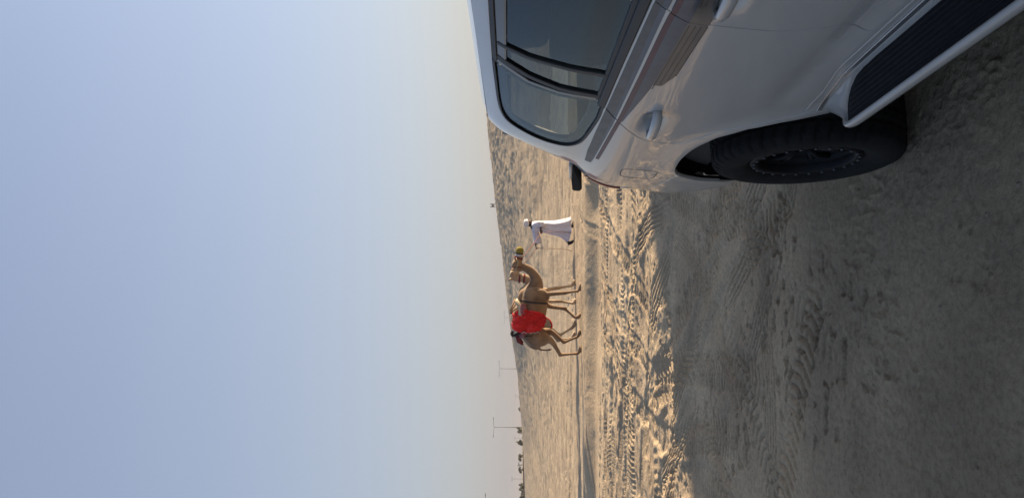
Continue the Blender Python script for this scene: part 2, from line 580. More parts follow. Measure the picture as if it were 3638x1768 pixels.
def build_ground():
    a_dense = np.arange(-25, 25.001, 0.105)
    a_l = np.arange(-180, -25, 3.1)
    a_r = np.arange(28, 179, 3.1)
    az = np.radians(np.concatenate([a_l, a_dense, a_r]))
    rr = list(np.linspace(0.25, 2.0, 14)[:-1])
    v = 2.0
    while v < 3200:
        rr.append(v)
        v *= 1.0024 if v < 4 else 1.0015 if v < 9.5 else 1.003 if v < 20 else 1.006 if v < 46 else 1.0085 if v < 330 else 1.07
    rr = np.array(rr)
    A, RRr = np.meshgrid(az, rr)
    X = RRr * np.sin(A)
    Y = RRr * np.cos(A)
    H = height(X.ravel(), Y.ravel())
    co = np.column_stack([X.ravel(), Y.ravel(), H])
    nr, na = X.shape
    idx = np.arange(nr * na).reshape(nr, na)
    i00 = idx[:-1, :]
    i10 = idx[1:, :]
    i01 = np.roll(idx, -1, axis=1)[:-1, :]
    i11 = np.roll(idx, -1, axis=1)[1:, :]
    quads = np.stack([i00, i10, i11, i01], axis=-1).reshape(-1, 4)
    quads = quads[:, ::-1]
    co = np.vstack([co, [[0, 0, co[:na, 2].mean()]]])
    c = len(co) - 1
    tris = np.stack([np.full(na, c), idx[0], np.roll(idx[0], -1)], axis=-1)[:, ::-1]
    me = bpy.data.meshes.new("ground")
    me.vertices.add(len(co))
    me.vertices.foreach_set("co", co.ravel())
    nl = quads.size + tris.size
    me.loops.add(nl)
    me.loops.foreach_set("vertex_index", np.concatenate([quads.ravel(), tris.ravel()]).astype(np.int32))
    nf = len(quads) + len(tris)
    me.polygons.add(nf)
    st = np.concatenate([np.arange(len(quads)) * 4, quads.size + np.arange(len(tris)) * 3]).astype(np.int32)
    me.polygons.foreach_set("loop_start", st)
    me.update(calc_edges=True)
    me.validate()
    me.polygons.foreach_set("use_smooth", np.ones(nf, bool))
    if me.polygons[0].normal.z < 0:
        me.flip_normals()
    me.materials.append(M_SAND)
    o = link(bpy.data.objects.new("ground", me))
    o["kind"] = "structure"
    return o

build_ground()
# ------------------------------------------------------------------ the parked car
def paint_mat():
    m = mat("white_paint", (.42, .414, .398), 0.35, coat=1.0)
    t = m.node_tree
    b = t.nodes["Principled BSDF"]
    tc = t.nodes.new("ShaderNodeTexCoord")
    sp = t.nodes.new("ShaderNodeSeparateXYZ")
    t.links.new(tc.outputs["Object"], sp.inputs[0])
    n = t.nodes.new("ShaderNodeTexNoise")
    n.inputs["Scale"].default_value = 7
    n.inputs["Detail"].default_value = 8
    n.inputs["Roughness"].default_value = .65
    t.links.new(tc.outputs["Object"], n.inputs["Vector"])
    mr = t.nodes.new("ShaderNodeMapRange")          # road dust thickens towards the sills
    mr.inputs["From Min"].default_value = 1.15
    mr.inputs["From Max"].default_value = .45
    mr.inputs["To Min"].default_value = .04
    mr.inputs["To Max"].default_value = .75
    t.links.new(sp.outputs[2], mr.inputs["Value"])
    mu = t.nodes.new("ShaderNodeMath")
    mu.operation = 'MULTIPLY'
    t.links.new(mr.outputs[0], mu.inputs[0])
    t.links.new(n.outputs["Fac"], mu.inputs[1])
    mx = t.nodes.new("ShaderNodeMix")
    mx.data_type = 'RGBA'
    mx.inputs[6].default_value = (.42, .414, .398, 1)
    mx.inputs[7].default_value = (.26, .215, .165, 1)
    t.links.new(mu.outputs[0], mx.inputs[0])
    t.links.new(mx.outputs[2], b.inputs["Base Color"])
    cw = t.nodes.new("ShaderNodeMath")
    cw.operation = 'MULTIPLY_ADD'
    cw.inputs[1].default_value = -1.1
    cw.inputs[2].default_value = 1.0
    cw.use_clamp = True
    t.links.new(mu.outputs[0], cw.inputs[0])
    t.links.new(cw.outputs[0], b.inputs["Coat Weight"])
    return m
M_PAINT = paint_mat()
M_BLACK = mat("black_plastic", (.018, .018, .02), 0.45, var=.2, vscale=20, bump=.0004, bscale=300)
M_SEAL = mat("rubber_seal", (.012, .012, .013), 0.5, var=.1)
M_TYRE = mat("tyre_rubber", (.011, .0105, .010), 0.9, spec=.18, var=.35, vscale=14, bump=.0015, bscale=90)
M_RIM = mat("black_rim", (.006, .006, .007), 0.6, spec=.2, var=.1)
M_BOLT = mat("steel_bolt", (.13, .13, .135), 0.5, metal=1.0, var=.1, vscale=40)
M_LINER = mat("wheel_liner", (.005, .005, .005), 0.95, var=.2, spec=.05)
M_TREAD = mat("step_tread", (.009, .010, .012), 0.8, spec=.2, var=.2, vscale=30)
M_SEAT = mat("seat_fabric", (.03, .03, .032), 0.85, var=.15, vscale=25, bump=.001, bscale=200)
M_CABIN = mat("cabin_lining", (.025, .025, .026), 0.8, var=.1)
M_TAIL = mat("tail_lamp_red", (.20, .008, .012), 0.12, coat=1.0, var=.1)
M_LAMP = mat("headlamp_lens", (.55, .56, .58), 0.1, coat=1.0, var=.05)
M_FRIT = mat("black_frit", (.012, .014, .018), 0.25, coat=.6, var=.05)
M_CHROME = mat("trim_grey", (.32, .33, .35), 0.25, metal=.7, var=.05)
M_ST_GREY = mat("stripe_grey_brown", (.06, .055, .056), 0.45, coat=.12, var=.35, vscale=14)
M_ST_SKY_REFL = mat("stripe_sky_reflection", (.07, .088, .115), 0.45, coat=.12, var=.15, vscale=10)  # sky reflection on the dark decal put into its blue
M_ST_RED = mat("stripe_maroon", (.07, .018, .03), 0.45, coat=.12, var=.1)
M_ST_SAND_REFL = mat("stripe_sand_reflection", (.13, .115, .10), 0.45, coat=.12, var=.15, vscale=6)  # sand reflection on the same decal put into its tan
M_ST_DARK = mat("stripe_dark_line", (.06, .05, .048), 0.45, coat=.12, var=.1)

def glass_mat(name, tint, rough=0.0):
    m = bpy.data.materials.new(name)
    m.use_nodes = True
    t = m.node_tree
    t.nodes.clear()
    o = t.nodes.new("ShaderNodeOutputMaterial")
    mix = t.nodes.new("ShaderNodeMixShader")
    fr = t.nodes.new("ShaderNodeFresnel")
    fr.inputs["IOR"].default_value = 1.5
    ns = t.nodes.new("ShaderNodeTexNoise")
    ns.inputs["Scale"].default_value = 2.0
    tc = t.nodes.new("ShaderNodeTexCoord")
    t.links.new(tc.outputs["Object"], ns.inputs["Vector"])
    rp = t.nodes.new("ShaderNodeValToRGB")
    rp.color_ramp.elements[0].color = (*[c * .96 for c in tint], 1)
    rp.color_ramp.elements[1].color = (*tint, 1)
    t.links.new(ns.outputs["Fac"], rp.inputs["Fac"])
    tr = t.nodes.new("ShaderNodeBsdfTransparent")
    t.links.new(rp.outputs["Color"], tr.inputs["Color"])
    gl = t.nodes.new("ShaderNodeBsdfGlossy")
    gl.inputs["Roughness"].default_value = rough
    gl.inputs["Color"].default_value = (.72, .86, 1.0, 1)
    add = t.nodes.new("ShaderNodeMath")
    add.operation = 'MULTIPLY_ADD'
    add.inputs[1].default_value = 0.85
    add.inputs[2].default_value = 0.01
    t.links.new(fr.outputs[0], add.inputs[0])
    t.links.new(add.outputs[0], mix.inputs[0])
    t.links.new(tr.outputs[0], mix.inputs[1])
    t.links.new(gl.outputs[0], mix.inputs[2])
    t.links.new(mix.outputs[0], o.inputs[0])
    return m

M_GLASS = glass_mat("tinted_glass", (.86, .93, .85))

WT = 1.95                                   # distance between the two wheel faces
_zt = np.arange(0.2, 2.0, 0.002)
_wt = np.interp(_zt, [.2, .40, .50, .60, .75, .95, 1.15, 1.25, 1.31, 1.36, 1.40, 1.5, 1.65, 1.78, 1.84, 1.87],
                [.15, .09, .068, .050, .038, .033, .034, .045, .060, .078, .093, .111, .15, .195, .235, .28])
_kk = np.exp(-0.5 * (np.arange(-30, 31) / 9.0) ** 2)
_kk /= _kk.sum()
_wt = np.convolve(np.pad(_wt, 30, mode='edge'), _kk, 'valid')
_er = np.interp(_zt, [.3, .45, .8, .9, .95, 1.1, 1.18, 1.26, 1.335, 1.42, 1.59, 1.725, 1.844, 1.9],
                [1.5, 1.54, 1.56, 1.49, 1.42, 1.36, 1.34, 1.24, 1.13, .92, .72, .6, .53, .5])
_er = np.convolve(np.pad(_er, 30, mode='edge'), _kk, 'valid')
S0, WC, PP = 0.05, 0.32, 2.6

def er(z):
    return np.interp(z, _zt, _er)

def plan(s, z):
    e = er(z)
    t = np.clip((s - S0) / (e - S0), 0, .9995)
    p = WC * (1 - (1 - t ** PP) ** (1 / PP))
    t2 = np.clip((-2.35 - s) / 1.45, 0, .9995)
    return p + WC * (1 - (1 - t2 ** PP) ** (1 / PP))

ARC = (0.09, 0.37)                          # centre of the rear wheel arch
AXLE_F = -2.83

def wb(s, z):
    s = np.asarray(s, float)
    z = np.asarray(z, float)
    w_ = np.interp(z, _zt, _wt) + plan(s, z)
    for sc_ in (ARC[0], AXLE_F + .07):
        rho = np.hypot((s - sc_) * 1.02, z - ARC[1])
        w_ = w_ - 0.016 * np.exp(-((rho - .60) / .07) ** 2)
    # swell along the shoulder and scoops behind the handles
    for hs in (-0.40, -1.50):
        w_ = w_ + 0.024 * np.exp(-(((s - hs - .02) / .115) ** 4 + ((z - 1.168) / .05) ** 4))
    # long hollow low on the doors
    w_ = w_ + 0.012 * np.exp(-((z - .74) / .055) ** 2) * sst(s, -2.2, -2.0) * (1 - sst(s, -.75, -.45))
    return w_

def wnormal(s, z, fun):
    e = 0.003
    ws = (fun(s + e, z) - fun(s - e, z)) / (2 * e)
    wzz = (fun(s, z + e) - fun(s, z - e)) / (2 * e)
    n = np.column_stack([-np.ones_like(ws), ws, wzz])
    return n / np.linalg.norm(n, axis=1)[:, None]

def resample(poly, step, closed=True):
    P = [np.array(p, float) for p in poly]
    if closed:
        P = P + [P[0]]
    res = []
    for a, b in zip(P[:-1], P[1:]):
        L = np.linalg.norm(b - a)
        n = max(1, int(math.ceil(L / step)))
        for k in range(n):
            res.append(a + (b - a) * k / n)
    if not closed:
        res.append(P[-1])
    return np.array(res)

def inset(P, g):
    a = np.roll(P, 1, 0)
    b = np.roll(P, -1, 0)
    t = b - a
    t /= (np.linalg.norm(t, axis=1)[:, None] + 1e-9)
    area = 0.5 * np.sum(P[:, 0] * b[:, 1] - b[:, 0] * P[:, 1])
    nrm = np.column_stack([-t[:, 1], t[:, 0]]) * (1 if area > 0 else -1)
    return P + nrm * g

def inside(pts, poly):
    x, y = pts[:, 0], pts[:, 1]
    res = np.zeros(len(pts), bool)
    j = len(poly) - 1
    for i in range(len(poly)):
        xi, yi = poly[i]
        xj, yj = poly[j]
        c = ((yi > y) != (yj > y)) & (x < (xj - xi) * (y - yi) / (yj - yi + 1e-12) + xi)
        res ^= c
        j = i
    return res

def panel(name, outl, m, parent, side=1, off=0.0, gap=.0035, step=.035, depth=.02, fun=None, edge=.02):
    fun = fun or wb
    P = inset(resample(outl, edge), gap)
    lo, hi = P.min(0), P.max(0)
    gx, gy = np.meshgrid(np.arange(lo[0], hi[0], step), np.arange(lo[1], hi[1], step))
    g = np.column_stack([gx.ravel(), gy.ravel()])
    g = g[inside(g, P)]
    if len(g):
        dm = np.min(np.hypot(g[:, None, 0] - P[None, :, 0], g[:, None, 1] - P[None, :, 1]), axis=1)
        g = g[dm > step * .45]
    allp = [Vector(p) for p in P] + [Vector(p) for p in g]
    nP = len(P)
    vo, eo, fo, *_ = delaunay_2d_cdt(allp, [(i, (i + 1) % nP) for i in range(nP)], [], 1, 1e-6)
    V2 = np.array([(v.x, v.y) for v in vo])
    w_ = fun(V2[:, 0], V2[:, 1]) + off
    N = wnormal(V2[:, 0], V2[:, 1], fun)
    V = np.column_stack([w_, V2])
    F = [list(f) for f in fo]
    # orientation: outward is -x
    for f in F:
        a, b, c = V2[f[0]], V2[f[1]], V2[f[2]]
        if (b[0] - a[0]) * (c[1] - a[1]) - (b[1] - a[1]) * (c[0] - a[0]) > 0:
            f.reverse()
    # rolled edge
    cnt = {}
    for f in F:
        for i in range(len(f)):
            a, b = f[i], f[(i + 1) % len(f)]
            k = (min(a, b), max(a, b))
            cnt.setdefault(k, []).append((a, b))
    bd = [v[0] for v in cnt.values() if len(v) == 1]
    outd = {}
    for a, b in bd:
        e = V2[b] - V2[a]
        o2 = np.array([-e[1], e[0]])        # faces run clockwise in (s,z): outside is on the left
        o2 = o2 / (np.linalg.norm(o2) + 1e-9)
        for q in (a, b):
            outd[q] = outd.get(q, 0) + o2
    V = list(V)
    N = list(N)
    r1, r2 = {}, {}
    for q, o2 in outd.items():
        o2 = o2 / (np.linalg.norm(o2) + 1e-9)
        od = np.array([0, o2[0], o2[1]])
        r1[q] = len(V)
        V.append(V[q] + od * .0016 + np.array([.0022, 0, 0]))
        nn = N[q] + od
        N.append(nn / np.linalg.norm(nn))
        r2[q] = len(V)
        V.append(V[q] + od * .0018 + np.array([depth, 0, 0]))
        N.append(od)
    for a, b in bd:
        F.append([b, a, r1[a], r1[b]])
        F.append([r1[b], r1[a], r2[a], r2[b]])
    V = np.array(V)
    N = np.array(N)
    if side < 0:
        V[:, 0] = WT - V[:, 0]
        N[:, 0] *= -1
        F = [f[::-1] for f in F]
    return mesh_obj(name, V, F, m, parent, True, N)

def strip(name, line, width, m, parent, side=1, off=-.002, thick=.012, fun=None, step=.03, shift=0.0):
    """moulding that follows the body side along a line of (s,z)"""
    fun = fun or wb
    P = resample(line, step, closed=False)
    t = np.gradient(P, axis=0)
    t /= (np.linalg.norm(t, axis=1)[:, None] + 1e-9)
    nn = np.column_stack([-t[:, 1], t[:, 0]])
    wd = np.interp(np.linspace(0, 1, len(P)), np.linspace(0, 1, len(width)), width) if hasattr(width, '__len__') else np.full(len(P), width)
    V, F = [], []
    prof = [(-.5, thick), (-.5, .002), (-.36, 0), (.36, 0), (.5, .002), (.5, thick)]
    for i, p in enumerate(P):
        for a, o_ in prof:
            q = p + nn[i] * (a + shift) * wd[i]
            V.append((float(fun(q[0], q[1])) + off + o_, q[0], q[1]))
    k = len(prof)
    for i in range(len(P) - 1):
        for j in range(k - 1):
            F.append((i * k + j, i * k + j + 1, (i + 1) * k + j + 1, (i + 1) * k + j))
    F.append(tuple(range(k)))
    F.append(tuple((len(P) - 1) * k + j for j in reversed(range(k))))
    V = np.array(V)
    if side < 0:
        V[:, 0] = WT - V[:, 0]
    o = mesh_obj(name, V, F, m, parent, False)
    bm = bmesh.new()
    bm.from_mesh(o.data)
    bmesh.ops.recalc_face_normals(bm, faces=bm.faces[:])
    bm.to_mesh(o.data)
    bm.free()
    return o

CAR_RZ = math.atan2(CAR_N[1], CAR_N[0])
car = empty("parked_car", (CAR_O[0], CAR_O[1], 0), CAR_RZ)
tag(car, "white off-road car with dark side stripes, parked close on the right", "car")

# shared lines (s along the car, z up), read off the body
ARCH = [(-.456, .489), (-.453, .586), (-.42, .673), (-.359, .778), (-.246, .877), (-.11, .930), (.05, .952), (.199, .950), (.319, .935), (.408, .905), (.465, .862), (.525, .795), (.586, .71), (.625, .634)]
DOOR_REAR = [(-.46, 1.371), (-.341, 1.297), (-.246, 1.235), (-.186, 1.187), (-.150, 1.120), (-.128, 1.049), (-.148, .995), (-.217, .955), (-.320, .885), (-.40, .775), (-.455, .690), (-.50, .606)]
DOOR_GAP = [(-1.375, 1.342), (-1.33, 1.283), (-1.293, 1.227), (-1.285, 1.159), (-1.256, 1.016), (-1.25, .924), (-1.266, .818), (-1.259, .758), (-1.222, .699), (-1.219, .655)]
SILL = [(-1.219, .655), (-.975, .655), (-.897, .650), (-.70, .615), (-.50, .606)]
OPEN_TOP = [(-2.05, 1.55), (-1.75, 1.74), (-1.60, 1.79), (-1.099, 1.802), (-.62, 1.808), (-.435, 1.806), (-.165, 1.801), (-.02, 1.784), (.062, 1.745), (.129, 1.671), (.180, 1.579), (.174, 1.489), (.107, 1.434), (-.015, 1.407), (-.294, 1.379), (-.46, 1.376)]
BELT = [(-2.30, 1.30), (-1.373, 1.347), (-.46, 1.376)]

def rear_edge(z0, z1, n=14, tt=.965):
    return [(S0 + (float(er(z)) - S0) * tt, z) for z in np.linspace(z0, z1, n)]

def fender_front(z0, z1, n=6):
    return [(-2.35 - 1.45 * .95, z) for z in np.linspace(z0, z1, n)]

def build_side(side):
    # one pressing: rear quarter, rear pillar and roof rail
    q = catmull(OPEN_TOP[::-1], 4)
    outer = [tuple(p) for p in DOOR_REAR[:7]] + [(-.235, .935)] + [(-.245, .8775)]
    arch = catmull(ARCH[4:], 4)
    body = [tuple(p) for p in catmull(DOOR_REAR[:8], 4)] + [tuple(p) for p in arch[:-14]]
    seam = [(.425, .897), (.613, .918), (.853, .946), (1.10, .968), (1.31, .975)]
    body = [tuple(p) for p in catmull(DOOR_REAR[:8], 4)] + [tuple(p) for p in catmull(ARCH[4:10], 4)] + seam
    body += rear_edge(1.0, 1.862, 24)
    body += [(-.2, 1.866), (-.7, 1.868), (-1.2, 1.866), (-1.5, 1.858), (-1.72, 1.835), (-1.95, 1.70), (-2.2, 1.50), (-2.42, 1.30), (-2.33, 1.30)]
    body += [tuple(p) for p in catmull(OPEN_TOP[::1], 4)][:-1]
    bs = panel("body_side", body, M_PAINT, car, side, depth=.03)
    body_l = [(min(s, S0 + (float(er(z)) - S0) * .72) if s > 0 else s, min(z, 1.815)) for s, z in body]
    panel("pillar_lining", body_l, M_CABIN, car, side, off=.05, gap=.0, depth=.006, step=.06, edge=.05)
    # rear bumper corner
    bump = [(.425, .897)] + seam[1:] + rear_edge(.955, .50, 8) + [(1.15, .49), (.90, .485), (.78, .50), (.70, .56)] + [tuple(p) for p in catmull(ARCH[9:], 4)[::-1][:-1]]
    panel("bumper_corner", bump, M_PAINT, car, side)
    panel("bumper_lining", bump, M_LINER, car, side, off=.03, gap=.0, depth=.004, step=.08, edge=.05)
    # rear door and its arch lip
    lower = [tuple(p) for p in catmull(DOOR_REAR, 4)]
    door = lower + [tuple(p) for p in SILL[::-1][1:]] + [tuple(p) for p in catmull(DOOR_GAP[::-1], 4)[1:]] + [(-.9, 1.360)]
    rd = panel("rear_door", door, M_PAINT, car, side)
    lip = [(-.50, .606)] + [tuple(p) for p in catmull(DOOR_REAR, 4)[::-1][1:17]] + [(-.235, .935), (-.246, .877)] + [tuple(p) for p in catmull(ARCH[:5], 4)[::-1][1:]] + [(-.50, .492)]
    lp = [(-.50, .606), (-.455, .690), (-.40, .775), (-.32, .885), (-.217, .955), (-.246, .877), (-.359, .778), (-.42, .673), (-.453, .586), (-.456, .489), (-.52, .49), (-.56, .55)]
    panel("arch_lip", lp, M_PAINT, car, side, step=.02)
    # front door, front wing
    fdoor = [tuple(p) for p in catmull(DOOR_GAP, 4)] + [(-1.9, .655), (-2.27, .66), (-2.36, .75), (-2.40, 1.0), (-2.36, 1.18), (-2.30, 1.30)]
    fd = panel("front_door", fdoor, M_PAINT, car, side)
    fa = [(AXLE_F + .07 - (p[0] - ARC[0]), p[1]) for p in ARCH]
    wing = [(-2.30, 1.295), (-2.36, 1.18), (-2.40, 1.0), (-2.36, .75), (-2.27, .66), (-2.24, .50), (-2.215, .49)] + [(-2.22, .53)] + [tuple(p) for p in catmull(fa, 4)] + [(-3.42, .50), (-3.60, .50)] + fender_front(.52, 1.08) + [(-3.2, 1.16), (-2.6, 1.24)]
    panel("front_wing", wing, M_PAINT, car, side)
    sill = [(-.52, .49), (-.56, .55), (-.50, .606), (-.70, .615), (-.897, .650), (-.975, .655), (-1.9, .655), (-2.27, .66), (-2.24, .50), (-2.2, .42), (-1.3, .42), (-.60, .42)]
    panel("sill_panel", sill, M_PAINT, car, side)
    strip("sill_moulding", [(-2.2, .628), (-1.395, .622), (-1.089, .617), (-.89, .612), (-.734, .587), (-.58, .562), (-.525, .555)], .022, M_CHROME, car, side, off=-.006)
    # glazing
    g1 = [(-1.33, 1.370), (-1.22, 1.773), (-.822, 1.783), (-.80, 1.773), (-.765, 1.678), (-.757, 1.509), (-.764, 1.391), (-1.0, 1.382)]
    panel("window_glass", g1, M_GLASS, rd, side, off=.014, depth=.004, gap=-.01)
    g2 = [(-.740, 1.781), (-.672, 1.782), (-.601, 1.677), (-.553, 1.555), (-.547, 1.399), (-.725, 1.392), (-.728, 1.566), (-.728, 1.678)]
    panel("fixed_glass", g2, M_GLASS, rd, side, off=.014, depth=.004, gap=-.008)
    g3 = [(-.60, 1.795), (-.435, 1.797), (-.165, 1.793), (-.03, 1.776), (.052, 1.738), (.118, 1.668), (.166, 1.579), (.160, 1.495), (.098, 1.444), (-.02, 1.417), (-.294, 1.39), (-.485, 1.386), (-.466, 1.552), (-.495, 1.676)]
    qg = panel("quarter_glass", g3, M_GLASS, car, side, off=.008, depth=.004, gap=0)
    g4 = [(-1.44, 1.775), (-1.42, 1.368), (-2.26, 1.335), (-1.98, 1.575), (-1.72, 1.735), (-1.60, 1.772)]
    panel("window_glass", g4, M_GLASS, fd, side, off=.014, depth=.004, gap=0)
    # black frames and seals
    strip("window_frit", [(-.565, 1.78), (-.435, 1.782), (-.165, 1.777), (-.045, 1.76), (.035, 1.725), (.095, 1.66), (.140, 1.579), (.135, 1.505), (.085, 1.46), (-.03, 1.433), (-.294, 1.406), (-.475, 1.402), (-.455, 1.552), (-.478, 1.66), (-.565, 1.78)], .05, M_FRIT, qg, side, off=.012, thick=.003, step=.02)
    strip("quarter_seal", catmull([(-.62, 1.806), (-.435, 1.804), (-.165, 1.799), (-.022, 1.782), (.060, 1.743), (.126, 1.670), (.176, 1.579), (.170, 1.490), (.104, 1.437), (-.015, 1.409), (-.294, 1.381), (-.46, 1.377)], 4), .012, M_SEAL, qg, side, off=-.001)
    strip("roof_seal", [(-2.05, 1.55), (-1.75, 1.735), (-1.60, 1.783), (-1.099, 1.795), (-.62, 1.800)], .016, M_SEAL, car, side, off=0.0)
    strip("door_frame", [(-1.62, 1.755), (-1.1, 1.774), (-.66, 1.782)], .052, M_FRIT, rd, side, off=.006, thick=.02)
    strip("division_bar", [(-.79, 1.787), (-.752, 1.678), (-.742, 1.53), (-.748, 1.388)], .028, M_SEAL, rd, side, off=.004, thick=.02)
    strip("rear_pillar_bar", [(-.668, 1.795), (-.580, 1.677), (-.533, 1.555), (-.532, 1.392)], .034, M_SEAL, rd, side, off=.004, thick=.02)
    strip("pillar_cover", [(-.632, 1.800), (-.520, 1.677), (-.488, 1.555), (-.500, 1.388)], .030, M_FRIT, car, side, off=.007, thick=.02)
    strip("centre_pillar", [(-1.39, 1.358), (-1.345, 1.56), (-1.33, 1.785)], .15, M_FRIT, car, side, off=.010, thick=.02)
    strip("belt_moulding", [(-2.28, 1.318), (-1.373, 1.358), (-.47, 1.386)], .028, M_SEAL, car, side, off=-.006)
    strip("inner_seal", [(-2.26, 1.345), (-1.373, 1.378), (-.50, 1.402)], .016, M_SEAL, car, side, off=.005)
    # stripes along the shoulder
    cut_r = lambda z: float(np.interp(z, [1.235, 1.297, 1.371], [-.246, -.341, -.46]))
    cut_f = lambda z: float(np.interp(z, [1.159, 1.227, 1.283, 1.342], [-1.285, -1.293, -1.33, -1.375]))
    def stripe(nm, top, bot, m):
        def seg(line, k):
            zf = lambda s: float(np.interp(s, [p[0] for p in line], [p[1] for p in line]))
            zc, zr = zf(-1.33), zf(-.38)
            a, b_ = ((line[0][0], cut_f(zc) - .006), (cut_f(zc) + .006, cut_r(zr) - .006), (cut_r(zr) + .006, 9))[k]
            b_ = min(b_, line[-1][0])
            if b_ - a < .05:
                return None
            return [(s, zf(s)) for s in np.linspace(a, b_, max(2, int((b_ - a) / .04) + 1))]
        for k in range(3):
            pt, pb = seg(top, k), seg(bot, k)
            if pt and pb:
                panel(nm, pb + pt[::-1], m, car, side, off=-.006 if k == 0 else -.0014, gap=0, depth=.0008, edge=.03)
    stripe("side_stripe", [(-2.29, 1.296), (-1.356, 1.333), (-.8, 1.351), (-.41, 1.364), (.166, 1.383), (.36, 1.379)], [(-2.29, 1.28), (-1.35, 1.314), (-.8, 1.321), (-.31, 1.331), (.36, 1.350)], M_ST_GREY)
    stripe("side_stripe", [(-2.29, 1.279), (-1.35, 1.3135), (-.8, 1.3205), (-.31, 1.3305), (.32, 1.348)], [(-2.29, 1.262), (-1.35, 1.298), (-.8, 1.308), (-.31, 1.319), (.32, 1.3465)], M_ST_SKY_REFL)
    stripe("side_stripe", [(-2.29, 1.25), (-1.23, 1.288), (-.83, 1.296), (-.424, 1.306), (.255, 1.336)], [(-2.29, 1.235), (-1.23, 1.272), (-.53, 1.285), (.255, 1.321)], M_ST_RED)
    stripe("side_stripe", [(-2.29, 1.234), (-1.23, 1.271), (-.53, 1.284), (-.36, 1.291)], [(-2.29, 1.206), (-1.42, 1.222), (-.76, 1.244), (-.60, 1.262), (-.36, 1.289)], M_ST_SKY_REFL)
    stripe("side_stripe", [(-2.29, 1.205), (-1.42, 1.221), (-.80, 1.242)], [(-2.29, 1.168), (-1.28, 1.170), (-.90, 1.182), (-.80, 1.212)], M_ST_SAND_REFL)
    for k in range(4):
        z_ = 1.169 + k * .017
        e_ = -.90 + k * .045
        for a, b in ((-2.28, -1.38), (-1.27, e_)):
            if a < -2 and k < 1:
                continue
            strip("pinstripe", [(a, (z_ - .004 if a < -2 else z_ - .036 + (a + 2.28) * .0355)), (b, (z_ - .004 if a < -2 else z_ - .036 + (b + 2.28) * .0355))], .0035, M_ST_DARK, car, side, off=-.0072 if a < -2 else -.0024, thick=.001)
    # handles
    for nm, hs, dr in (("door_handle", -.40, rd), ("door_handle", -1.50, fd)):
        V, F = tube_geo([(x_, y_ + hs, z_) for x_, y_, z_ in ((.045, -.145, 1.178), (.012, -.13, 1.177), (.000, -.08, 1.175), (-.004, 0, 1.171), (.000, .08, 1.166), (.012, .125, 1.163), (.045, .14, 1.162))],
                        [(.012, .017), (.012, .02), (.011, .021), (.011, .021), (.011, .020), (.011, .017), (.010, .013)], 12, up=(0, 0, 1))
        V = np.array(V)
        if side < 0:
            V[:, 0] = WT - V[:, 0]
            F = [f[::-1] for f in F]
        mesh_obj(nm, V, F, M_PAINT, dr, True)
    # fuel lid on the near side
    if side > 0:
        lid = catmull([(.34, 1.178), (.375, 1.03), (.43, 1.006), (.545, 1.012), (.555, 1.05), (.515, 1.165), (.46, 1.188)], 4, closed=True)
        strip("fuel_lid_gap", list(lid) + [lid[0]], .006, M_SEAL, car, side, off=-.0006, thick=.004, step=.012)
    # tail lamp wrapping round the corner
    tl = [(.815, 1.328), (.88, 1.315), (.905, 1.262), (.93, 1.20), (.945, 1.125), (1.31, 1.125), (1.28, 1.19), (1.20, 1.262), (1.09, 1.328)]
    panel("tail_lamp", tl, M_TAIL, car, side, off=-.008, gap=0, depth=.012)
    tk = [(.925, 1.118), (.935, 1.075), (1.32, 1.075), (1.315, 1.118)]
    panel("reversing_lamp", tk, M_LAMP, car, side, off=-.004, gap=0, depth=.01)
    # running board
    sb = []
    st = [(-2.20, 0), (-2.0, 0), (-1.5, 0), (-1.25, 0), (-1.0, .0), (-.88, .12), (-.80, .35), (-.755, .7), (-.745, 1.0)]
    top_in = lambda f: (.035 - .115 * f, .592 - .05 * f)
    V, F = [], []
    n = 26
    ss = np.linspace(-2.22, -.74, n)
    for s in ss:
        k = np.interp(s, [-.98, -.74], [0, 1])
        inner = .035 - .105 * k ** 2.2
        zi = .592 - .046 * k ** 2.2
        for x_, z_ in ((inner, zi), (-.072, .5455)):
            V.append((x_, s, z_))
    for i in range(n - 1):
        F.append((2 * i, 2 * i + 1, 2 * i + 3, 2 * i + 2))
    # ribs: fine ridges along the tread
    rb = []
    base = len(V)
    tread = np.array(V)
    if side < 0:
        tread[:, 0] = WT - tread[:, 0]
    tr = mesh_obj("step_tread", tread, F if side < 0 else [f[::-1] for f in F], M_TREAD, car)
    for k in range(7):
        f = .10 + k * .125
        se = float(np.interp(f, [0, .25, .55, 1], [-1.0, -.87, -.79, -.745]))
        pts = [(.035 - .107 * f, s, .5945 - .0465 * f) for s in (-2.2, -1.5, se - .02)]
        pts = [((WT - a) if side < 0 else a, b, c) for a, b, c in pts]
        tube("tread_rib", pts, .0035, M_TREAD, tr, n=6)
    edge_pts = [(-.083, -2.24, .543), (-.086, -1.8, .543), (-.086, -1.2, .543), (-.085, -.85, .541), (-.082, -.765, .538), (-.070, -.715, .534), (-.045, -.69, .532)]
    ep = [tuple(p) for p in catmull(edge_pts, 6)]
    ep = [((WT - a) if side < 0 else a, b, c) for a, b, c in ep]
    rads = [(.013, .020)] * (len(ep) - 8) + [(.013 - .008 * i / 7, .020 - .010 * i / 7) for i in range(8)]
    tube("step_edge", ep, rads, M_PAINT, car, n=10)
    # fairing that runs from the sill out to the board and round its end
    A = [(.062, -2.2, .600), (.062, -1.6, .600), (.062, -1.2, .600), (.061, -1.0, .598), (.060, -.86, .588), (.060, -.74, .572), (.060, -.64, .560), (.060, -.57, .550), (.060, -.52, .535), (.060, -.47, .50)]
    Bc = [(.037, -2.2, .592), (.037, -1.6, .592), (.037, -1.2, .592), (.036, -1.0, .591), (.018, -.88, .584), (-.012, -.805, .569), (-.045, -.765, .556), (-.074, -.745, .545), (-.074, -.71, .532), (-.045, -.655, .520)]
    Ac, Bb = catmull(A, 5), catmull(Bc, 5)
    V, F = [], []
